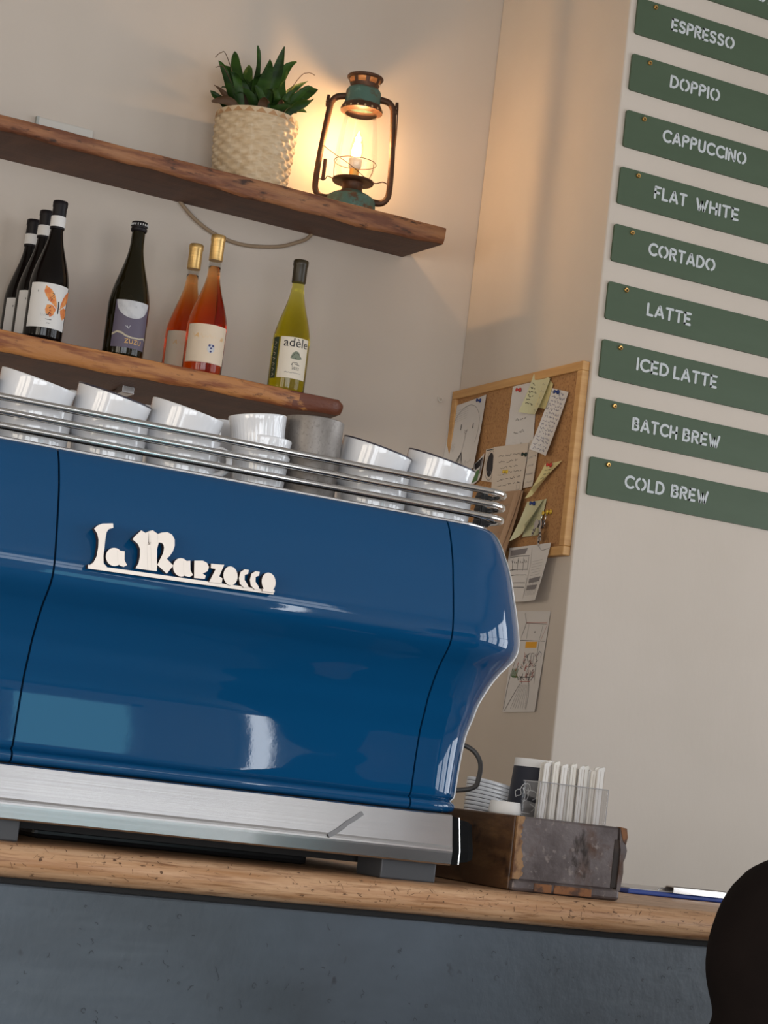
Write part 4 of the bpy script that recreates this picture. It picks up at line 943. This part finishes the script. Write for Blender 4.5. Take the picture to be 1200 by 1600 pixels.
ink = [([(.26, .02), (.34, .12), (.95, .13)], .0009, 0), ([(.33, .115), (.97, .115)], .0010, 3), ([(.34, .12), (.22, .29), (.98, .30)], .0010, 0), ([(.42, .13), (.40, .28)], .0007, 0), ([(.85, .14), (.80, .29)], .0007, 0), ([(.98, .13), (.84, .30)], .0007, 3),
       ([(.62, .20), (.64, .20), (.64, .215), (.62, .215)], 0, 0), ([(.40, .305), (.74, .305), (.74, .365), (.40, .365)], 0, 4), ([(.22, .30), (.18, .45), (.10, .60)], .0010, 0), ([(.80, .30), (.80, .50), (.84, .72)], .0010, 0), ([(.08, .62), (.04, .78), (.02, .97)], .0012, 0),
       ([(.40, .72), (.22, .85), (.06, .985)], .0011, 0), ([(.68, .72), (.72, .85), (.70, .975)], .0011, 0)]
for k in range(7): ink.append(([(.42+.04*k, .73), (.22+.075*k, .965)], .0006, 0))
for k in range(60):
    u = rg.uniform(.22, .82); v = rg.uniform(.42, .67); ink.append(([(u, v), (u+rg.uniform(-.05, .05), v+rg.uniform(.01, .05)), (u+rg.uniform(-.06, .06), v+rg.uniform(-.02, .03))], .0010, rg.choice([0, 0, 1, 3, 0])))
for k in range(9): ink.append(([(.12+.02*k, .56+.01*(k % 3)), (.10+.02*k, .64), (.16+.02*k, .66)], .0013, 5))
ink += [([(.40, .655), (.70, .655)], .0016, 0), ([(.38, .70), (.70, .70)], .0016, 3), ([(.44, .62), (.44, .72)], .0016, 0), ([(.66, .62), (.66, .72)], .0016, 0), ([(.62, .42), (.70, .42), (.70, .52), (.62, .52), (.62, .42)], .0010, 0), ([(.86, .40), (.93, .42), (.93, .46)], .0012, 2)]
paper('cafe_drawing', 'coloured pen drawing of a room with floorboards taped to the wall below the cork board', 'drawing', [(4.150, 1.656), (4.006, 1.652), (4.022, 1.430), (4.160, 1.427)], M['note_white'], x=XC-.0005, curl=.002, ink=ink)
def pin(y, z, m, lab, dx=.0):
    t = thing('push_pin', lab, 'push pin', (XB, y, z), 'push pins on the cork board'); x = XB-.001-dx; b = NB(); pr = [(.0052, 0), (.0055, .0015), (.0030, .003), (.0024, .009), (.0042, .0105), (.0045, .0125), (.0018, .013)]
    prev = None; n = 12
    for r, d in pr:
        rr = [b.verts.new((x-d, y+r*cos(2*pi*k/n)-d*.3, z+r*sin(2*pi*k/n)-d*.15)) for k in range(n)]
        if prev:
            for k in range(n): face(b, (prev[k], prev[(k+1) % n], rr[(k+1) % n], rr[k]))
        prev = rr
    face(b, prev); obj('pin_head', b, m, t, smooth=True)
    b = NB(); tube(b, [(x, y, z), (XB+.004, y, z)], .0006, 6); obj('pin_needle', b, M['keymetal'], t)
pin(4.410, 2.169, M['pin_blue'], 'blue push pin on the face drawing'); pin(4.222, 2.172, M['pin_red'], 'red push pin at the top of the tall white note', .002); pin(4.047, 2.146, M['pin_blue'], 'blue push pin on the densely written paper strip', .004)
pin(4.156, 2.013, M['pin_black'], 'black push pin at the right edge of the square cream card', .006); pin(4.236, 1.980, M['pin_yellow'], 'yellow push pin in the middle of the square cream card', .005); pin(4.240, 1.915, M['pin_blue'], 'blue push pin above the brown kraft sheets beside the rail end', .004)
pin(4.043, 1.979, M['pin_red'], 'red push pin on the curled yellow note', .005); pin(4.098, 1.896, M['pin_blue'], 'blue push pin on the pointed sage note', .005); pin(4.047, 1.871, M['pin_yellow'], 'yellow push pin left of its twin above the keys'); pin(4.030, 1.873, M['pin_yellow'], 'yellow push pin right of its twin above the keys')
ks = thing('key_bunch', 'bunch of silver keys hanging from a yellow pin on the cork board', 'keys', (XB-.01, 4.045, 1.868))
b = NB(); tube(b, [(XB-.009, 4.045+.010*cos(a), 1.860+.010*sin(a)) for a in lin(0, 2*pi*23/24, 23)], .0011, 8, closed=True); obj('key_ring', b, M['keymetal'], ks)
for k, (ty, L) in enumerate(((.35, .050), (.15, .058), (-.05, .045), (-.3, .048), (.55, .04))):
    b = NB(); d = Vector((0, sin(ty), -cos(ty))); s = Vector((0, cos(ty), sin(ty))); o0 = Vector((XB-.010-.0022*k, 4.045+.003*(k-2), 1.853)); nx = Vector((.0008, 0, 0))
    def q(a0, a1, w0, w1):
        f_ = [o0+d*a0+s*w0, o0+d*a1+s*w1, o0+d*a1-s*w1, o0+d*a0-s*w0]; va = [b.verts.new(p+nx) for p in f_]; vb = [b.verts.new(p-nx) for p in f_]
        face(b, va); face(b, vb[::-1])
        for i in range(4): face(b, (va[i], va[(i+1) % 4], vb[(i+1) % 4], vb[i]))
    q(0, .004, .004, .0085); q(.004, .015, .0085, .0085); q(.015, .019, .0085, .003); q(.019, L, .0030, .0024); q(L*.6, L*.68, .005, .005); q(L*.8, L*.88, .0045, .0045)
    obj('key', b, M['keymetal'] if k != 2 else M['foot'], ks)

# ------------------------------------------------------------------ brick mould box and takeaway things beside the machine
bx = thing('mould_box', 'old dark metal-faced wooden brick mould used as a tray on the counter', 'box', (1.545, 2.55, CT))
X0, X1, YA, YB_, ZT = 1.459, 1.634, 2.447, 2.76, 1.2035
b = NB(); box(b, X0+.006, X1-.011, YA+.001, YA+.016, CT+.014, ZT, bev=.003); obj('front_plate', b, M['mould_metal'], bx)
b = NB(); box(b, X0, X0+.014, YA+.006, YB_, CT+.001, ZT, bev=.002); obj('side_board', b, M['mould_wood'], bx)
b = NB(); box(b, X1-.016, X1-.002, YA+.016, YB_, CT+.012, ZT-.002, bev=.003); obj('side_board', b, M['mould_wood'], bx)
b = NB(); box(b, X0+.014, X1-.016, YB_-.014, YB_, CT+.012, ZT, bev=.002); obj('rear_board', b, M['mould_wood'], bx)
b = NB(); box(b, X0+.002, X1-.004, YA-.004, YB_, CT+.0003, CT+.0155, bev=.005, seg=3); obj('base_plate', b, M['mould_metal'], bx)
b = NB(); rg = random.Random(6); pl_ = [(X0+.001, ZT)]
xs = []
for k in range(29):
    z = ZT-(ZT-CT-.016)*k/28; xs.append((X0+.0105+rg.uniform(-.003, .0022)+(.005 if 15 < k else 0)+.0015*sin(k*.6), z))
poly = [(X0+.0015, ZT)]+xs+[(X0+.0015, CT+.016)]
prism(b, poly, lambda u, v: (u, YA-.0012, v), lambda u, v: (u, YA+.004, v)); obj('worn_corner', b, M['mould_edge'], bx)
b = NB(); poly = [(X1-.002, ZT-.001), (X1+.0005, ZT-.010), (X1-.001, ZT-.022), (X1+.002, ZT-.030), (X1+.0005, ZT-.040), (X1-.002, ZT-.046), (X1-.0005, ZT-.060), (X1-.003, CT+.014), (X1-.0085, CT+.014), (X1-.008, ZT-.030), (X1-.0105, ZT-.020), (X1-.012, ZT-.001)]
prism(b, poly, lambda u, v: (u, YA-.0010, v), lambda u, v: (u, YA+.013, v), 0); obj('chipped_corner', b, M['mould_metal'], bx)
b = NB(); box(b, X1-.019, X1-.006, YA+.0004, YA+.012, CT+.016, ZT-.016, bev=.002); obj('dark_recess', b, M['dark_brown'], bx)  # near-flush block, recess shade painted in as near-black brown
b = NB(); poly = [(X1-.012, ZT+.0005), (X1-.002, ZT-.0005), (X1+.0008, ZT-.012), (X1-.001, ZT-.022), (X1-.005, ZT-.019), (X1-.008, ZT-.012)]
prism(b, poly, lambda u, v: (u, YA-.0018, v), lambda u, v: (u, YA+.010, v)); obj('rusty_chip', b, M['rust_edge'], bx)
b = NB()
for xa, xb, m in ((X0+.035, X0+.062, 0), (X0+.066, X0+.125, 0)): box(b, xa, xb, YA-.0049, YA-.0030, CT+.002, CT+.013, bev=.0006)
obj('rust_patch', b, M['rust_edge'], bx)
# contents floor (top level to stand things on)
BF = CT+.0158
# navy takeaway cup
cx, cy = 1.572, 2.604
tc_ = thing('takeaway_cup', 'navy paper takeaway cup with pale line logo, upside down behind the straw holder', 'cup', (cx, cy, BF))
b = NB(); lathe(b, [(.0400, 0), (.0404, .002), (.0395, .004), (.0288, .1515), (.0286, .1520)], (cx, cy, BF), 40, cap1=False); obj('cup_wall', b, M['navycup'], tc_, auto=40)
b = NB(); lathe(b, [(.0287, .1518), (.0282, .1625), (.0278, .1632), (.0270, .1625), (.0266, .156), (.002, .156)], (cx, cy, BF), 40); obj('cup_base', b, M['cardboard'], tc_, auto=40)
w = Wrap((cx, cy, BF+.110), .0322, VIEW(cx, cy)+R_(-14)); b = NB()
for q in ([(-.013, -.002), (-.015, .006), (-.008, .009), (-.006, .002), (-.012, .0)], [(-.008, .008), (-.004, .016), (.003, .018), (.006, .010), (.002, .004)], [(-.004, .012), (.0, .002), (-.001, -.008)], [(.003, .012), (.004, .0), (.001, -.006)], [(.0, .009), (.012, .008), (.016, .001), (.010, -.004)], [(-.010, -.010), (-.009, -.021), (.008, -.023)], [(-.006, -.010), (-.005, -.019)], [(.008, -.010), (.014, -.014), (.010, -.020)]):
    w.line(b, [tuple(p)[:2] for p in [(v.x, v.y) for v in smoothpath([(a, c, 0) for a, c in q], 4)]], .0011, .0022, 0)
obj('cup_logo', b, M['capwhite'], tc_)
# acrylic holder with paper-wrapped straws
hx0, hx1, hy0, hy1 = 1.531, 1.6420, 2.515, 2.560
hd_ = thing('straw_holder', 'clear acrylic holder standing in the mould box', 'holder', (1.587, 2.54, BF))
HT = 1.2525
for q in ((hx0, hx1, hy0, hy0+.002), (hx0, hx1, hy1-.002, hy1), (hx0, hx0+.002, hy0, hy1), (hx1-.002, hx1, hy0, hy1)):
    b = NB(); box(b, *q, BF, HT); obj('wall_pane', b, M['acrylic'], hd_)
rim = [(hx0, hy0, HT), (hx1, hy0, HT), (hx1, hy1, HT), (hx0, hy1, HT)]
b = NB(); tube(b, rim, .0007, 6, closed=True)
for x, y in ((hx0, hy0), (hx1, hy0)): tube(b, [(x, y, BF), (x, y, HT)], .0007, 6)
obj('polished_edge', b, mat('acrylic_edge', (.38, .37, .37), .2), hd_)
rg = random.Random(19); pk = None
ORD = ['first', 'second', 'third', 'fourth', 'fifth', 'sixth', 'seventh', 'eighth', 'ninth', 'tenth', 'eleventh', 'twelfth', 'thirteenth', 'fourteenth', 'fifteenth', 'sixteenth', 'seventeenth', 'eighteenth', 'nineteenth', 'last']
for k in range(20):
    x = hx0+.008+(hx1-hx0-.0155)*k/19+rg.uniform(-.001, .001)
    yy = hy0+.0062+(k % 2)*.013+(k % 3)*.0045; lean = rg.uniform(-.002, .004); wd = rg.choice([.0036, .0046, .0054]) if .0015 < k/19 < .95 else .0040
    zt_ = 1.279+rg.uniform(-.004, .004); ang = rg.uniform(-.25, .25)*.004
    b = NB(); pts0 = [(x-wd, BF+.001), (x+wd, BF+.001), (x+wd+lean, zt_), (x+lean+wd*.75, zt_+.0016), (x-wd*.7+lean, zt_-.0006), (x-wd+lean, zt_-.003)]
    prism(b, pts0, lambda u, v: (u, yy-.0016+ang, v), lambda u, v: (u, yy+.0016-ang, v))
    for fx, fw in ((-.25, .0005), (.9, .0008)): strip(b, [(x+wd*fx, yy-.0018-abs(ang), BF+.01), (x+wd*fx+lean, yy-.0018-abs(ang), zt_-.004)], fw, (0, -1, 0), 1)
    tag(obj('wrapped_straw', b, [M['stirwood'] if k % 3 else M['cardboard'], M['straw_fold']], origin=(x, yy, BF)), 'white paper wrapped straw in the clear holder, %s counted from the navy cup' % ORD[k], 'straw', 'paper wrapped straws in the clear holder')
# small white lid and stack of lids
b = NB(); lathe(b, [(.0222, 0), (.0228, .002), (.0208, .0148), (.0200, .016), (.001, .016)], (1.497, 2.545, 1.2045), 40)
l1 = tag(obj('paper_cup', b, M['cardboard'], auto=40, origin=(1.497, 2.545, 1.2045)), 'small upturned white paper cup at the left front of the mould box', 'cup')
nlid = 24 - 1; SX, SY = 1.556, 2.678
for k in range(nlid):
    b = NB(); zc = BF+.0005+k*.0053
    lathe(b, [(.036, 0), (.0422, .0002), (.0425, .0010), (.0425, .0044), (.0421, .0050), (.036, .0051), (.004, .0051)], (SX, SY, zc), 36)
    for v in b.verts: v.co.z += (v.co.x-SX)*(-.20)*(k/nlid)
    tag(obj('cup_lid', b, M['china'], smooth=False, auto=40, origin=(SX, SY, zc)), 'white plastic lid in the tilted stack behind the mould box front', 'lid', 'white plastic lids stacked in the mould box')
bpy.data.objects[l1.name].location.z = 1.2045
# pedestal under the upturned cup: stack of the same cups
for k in range(5):
    b = NB(); zc = BF+k*.0172; lathe(b, [(.0226, 0), (.0226, .002), (.0208, .0160), (.0200, .0168), (.001, .0168)], (1.497, 2.545, zc), 32)
    tag(obj('paper_cup', b, M['cardboard'], auto=40, origin=(1.497, 2.545, zc)), 'white paper cup hidden under the upturned cup in the mould box', 'cup', 'small paper cups stacked in the mould box')
# hose behind the machine corner
b = NB(); tube(b, smoothpath([(1.40, 2.70, 1.302), (1.44, 2.68, 1.300), (1.490, 2.66, 1.292), (1.5085, 2.65, 1.275), (1.505, 2.64, 1.250), (1.488, 2.635, 1.232), (1.42, 2.66, 1.222), (1.40, 2.68, 1.220)], 8), .0036, 10)
tag(obj('hose', b, M['hose'], smooth=True, origin=(1.4, 2.7, 1.25)), 'dark grey hose looping out behind the right side of the espresso machine', 'hose')
# clipboard
cl = thing('clipboard', 'blue clipboard with silver clip lying on the counter right of the mould box', 'clipboard', (1.98, 2.82, CT))
b = NB(); box(b, 1.865, 2.115, 2.775, 2.98, CT+.0004, CT+.0075, bev=.002); obj('board', b, M['clip_blue'], cl)
b = NB(); box(b, 1.872, 2.11, 2.782, 2.975, CT+.0076, CT+.0090); obj('paper_sheets', b, M['note_white'], cl)
b = NB(); prf = [(2.769, CT+.0078), (2.769, CT+.0165), (2.772, CT+.0185), (2.790, CT+.0185), (2.800, CT+.010), (2.800, CT+.0092), (2.789, CT+.0165), (2.773, CT+.0165), (2.771, CT+.015), (2.771, CT+.0078)]
extrude_x(b, prf, 1.945, 2.045, 1); cp_ = obj('clip', b, M['chrome'], cl)
b = NB(); tube(b, smoothpath([(1.945, 2.785, CT+.006), (1.938, 2.785, CT+.013), (1.930, 2.785, CT+.012), (1.926, 2.785, CT+.007)], 6), .0011, 8); tube(b, smoothpath([(2.045, 2.785, CT+.007), (2.052, 2.785, CT+.013), (2.060, 2.785, CT+.008)], 6), .0011, 8); obj('wire_loop', b, M['steel'], cp_)

# ------------------------------------------------------------------ person at the right, seen from behind
def skin_mesh(verts, edges, radii, root, sub=2):
    me = bpy.data.meshes.new('s'); me.from_pydata(verts, edges, []); o = bpy.data.objects.new('s', me); C.objects.link(o)
    md = o.modifiers.new('k', 'SKIN'); md.use_smooth_shade = True
    for i, r in enumerate(radii): me.skin_vertices[0].data[i].radius = r if isinstance(r, tuple) else (r, r); me.skin_vertices[0].data[i].use_root = (i == root)
    o.modifiers.new('b', 'SUBSURF').levels = sub
    dg = bpy.context.evaluated_depsgraph_get(); res = bpy.data.meshes.new_from_object(o.evaluated_get(dg))
    bm = bmesh.new(); bm.from_mesh(res); bpy.data.objects.remove(o); bpy.data.meshes.remove(me); bpy.data.meshes.remove(res); return bm
px, py = 1.635, 1.86
ps = thing('person', 'person in near black hooded top sitting with back turned at the right edge, arm bent', 'person', (px, py, 0))
V = [(px, py, .70), (px, py, .85), (px, py+.01, 1.00), (px, py+.01, 1.10), (px, py+.02, 1.19), (px, py+.03, 1.27), (px, py+.045, 1.36), (px, py+.05, 1.43),
     (px-.11, py+.005, 1.140), (px-.168, py-.012, 1.120), (px-.215, py-.03, 1.045), (px-.222, py-.045, .98), (px-.222, py-.065, .925), (px-.22, py+.02, .885), (px-.16, py+.15, .87), (px-.13, py+.21, .865),
     (px+.12, py+.01, 1.135), (px+.186, py-.005, 1.100), (px+.212, py-.01, 1.02), (px+.22, py, .93), (px+.22, py+.01, .88), (px+.19, py+.12, .87), (px+.15, py+.21, .87),
     (px-.10, py+.02, .66), (px-.12, py+.22, .66), (px-.13, py+.40, .64), (px-.13, py+.41, .40), (px-.13, py+.40, .12), (px-.13, py+.47, .05),
     (px+.10, py+.02, .66), (px+.12, py+.22, .66), (px+.13, py+.40, .64), (px+.13, py+.41, .40), (px+.13, py+.40, .12), (px+.13, py+.47, .05)]
Ed = [(0, 1), (1, 2), (2, 3), (3, 4), (4, 5), (5, 6), (6, 7), (3, 8), (8, 9), (9, 10), (10, 11), (11, 12), (12, 13), (13, 14), (14, 15), (3, 16), (16, 17), (17, 18), (18, 19), (19, 20), (20, 21), (21, 22), (0, 23), (23, 24), (24, 25), (25, 26), (26, 27), (27, 28), (0, 29), (29, 30), (30, 31), (31, 32), (32, 33), (33, 34)]
RD = [(.155, .115), (.150, .11), (.155, .115), (.15, .11), (.075, .075), (.056, .056), (.085, .10), (.075, .085), .085, .074, .058, .050, .046, .042, .036, .028, .085, .074, .058, .050, .046, .042, .028, .085, .078, .062, .055, .042, .038, .085, .078, .062, .055, .042, .038]
b = skin_mesh(V, Ed, RD, 0); obj('body', b, M['skin'], ps, smooth=True)
# hooded top: own skin, slightly larger than the body
VT = [(px, py, .66), (px, py, .80), (px, py+.005, .95), (px, py+.005, 1.07), (px, py-.005, 1.165), (px, py-.01, 1.215),
      (px-.11, py-.005, 1.142), (px-.176, py-.015, 1.131), (px-.214, py-.030, 1.068), (px-.206, py-.045, 1.022), (px-.245, py-.065, .957), (px-.235, py+.02, .885), (px-.165, py+.14, .87),
      (px+.11, py-.005, 1.142), (px+.168, py-.015, 1.128), (px+.214, py-.01, 1.05), (px+.225, py, .95), (px+.225, py+.01, .88), (px+.19, py+.12, .87)]
ET = [(0, 1), (1, 2), (2, 3), (3, 4), (4, 5), (3, 6), (6, 7), (7, 8), (8, 9), (9, 10), (10, 11), (11, 12), (3, 13), (13, 14), (14, 15), (15, 16), (16, 17), (17, 18)]
RT = [(.19, .15), (.185, .145), (.18, .14), (.175, .135), (.11, .10), (.075, .075), (.100, .100), .099, .086, .068, .088, .064, .048, .100, .104, .086, .074, .064, .058]
b = skin_mesh(VT, ET, RT, 0, 3)
hood = obj('hooded_top', b, M['cloth'], ps, smooth=True)
b = skin_mesh([(px-.12, py+.03, 1.185), (px-.08, py-.05, 1.19), (px, py-.085, 1.185), (px+.08, py-.05, 1.19), (px+.12, py+.03, 1.185)], [(0, 1), (1, 2), (2, 3), (3, 4)], [.035, .05, .06, .05, .035], 2); obj('hood', b, M['cloth'], ps, smooth=True)
b = skin_mesh([(px, py, .66), (px-.10, py+.02, .66), (px-.12, py+.22, .66), (px-.13, py+.40, .64), (px-.13, py+.41, .40), (px-.13, py+.40, .13), (px+.10, py+.02, .66), (px+.12, py+.22, .66), (px+.13, py+.40, .64), (px+.13, py+.41, .40), (px+.13, py+.40, .13)], [(0, 1), (1, 2), (2, 3), (3, 4), (4, 5), (0, 6), (6, 7), (7, 8), (8, 9), (9, 10)], [.12, .10, .092, .076, .066, .056, .10, .092, .076, .066, .056], 0); obj('trousers', b, M['cloth2'], ps, smooth=True)
b = NB(); bmesh.ops.create_icosphere(b, subdivisions=4, radius=1)
for v in b.verts:
    d = v.co.copy(); s_ = 1+.008*sin(d.x*9)+.006*sin(d.z*14); v.co = Vector((px+.088*d.x*s_, py+.025+.098*d.y*s_, 1.405+.115*d.z*s_))
obj('hair', b, M['hair'], ps, smooth=True)
st = thing('bar_stool', 'dark bar stool under the sitting person', 'stool', (px, py, 0))
b = NB(); lathe(b, [(.17, .505), (.18, .51), (.18, .530), (.17, .535)], (px, py+.02, 0), 32); obj('seat', b, M['mould_wood'], st, auto=40)
for sx, sy in ((-1, -1), (1, -1), (1, 1), (-1, 1)):
    b = NB(); tube(b, [(px+sx*.10, py+.02+sy*.10, .506), (px+sx*.17, py+.02+sy*.17, 0)], .013, 10); obj('leg', b, M['rust'], st)
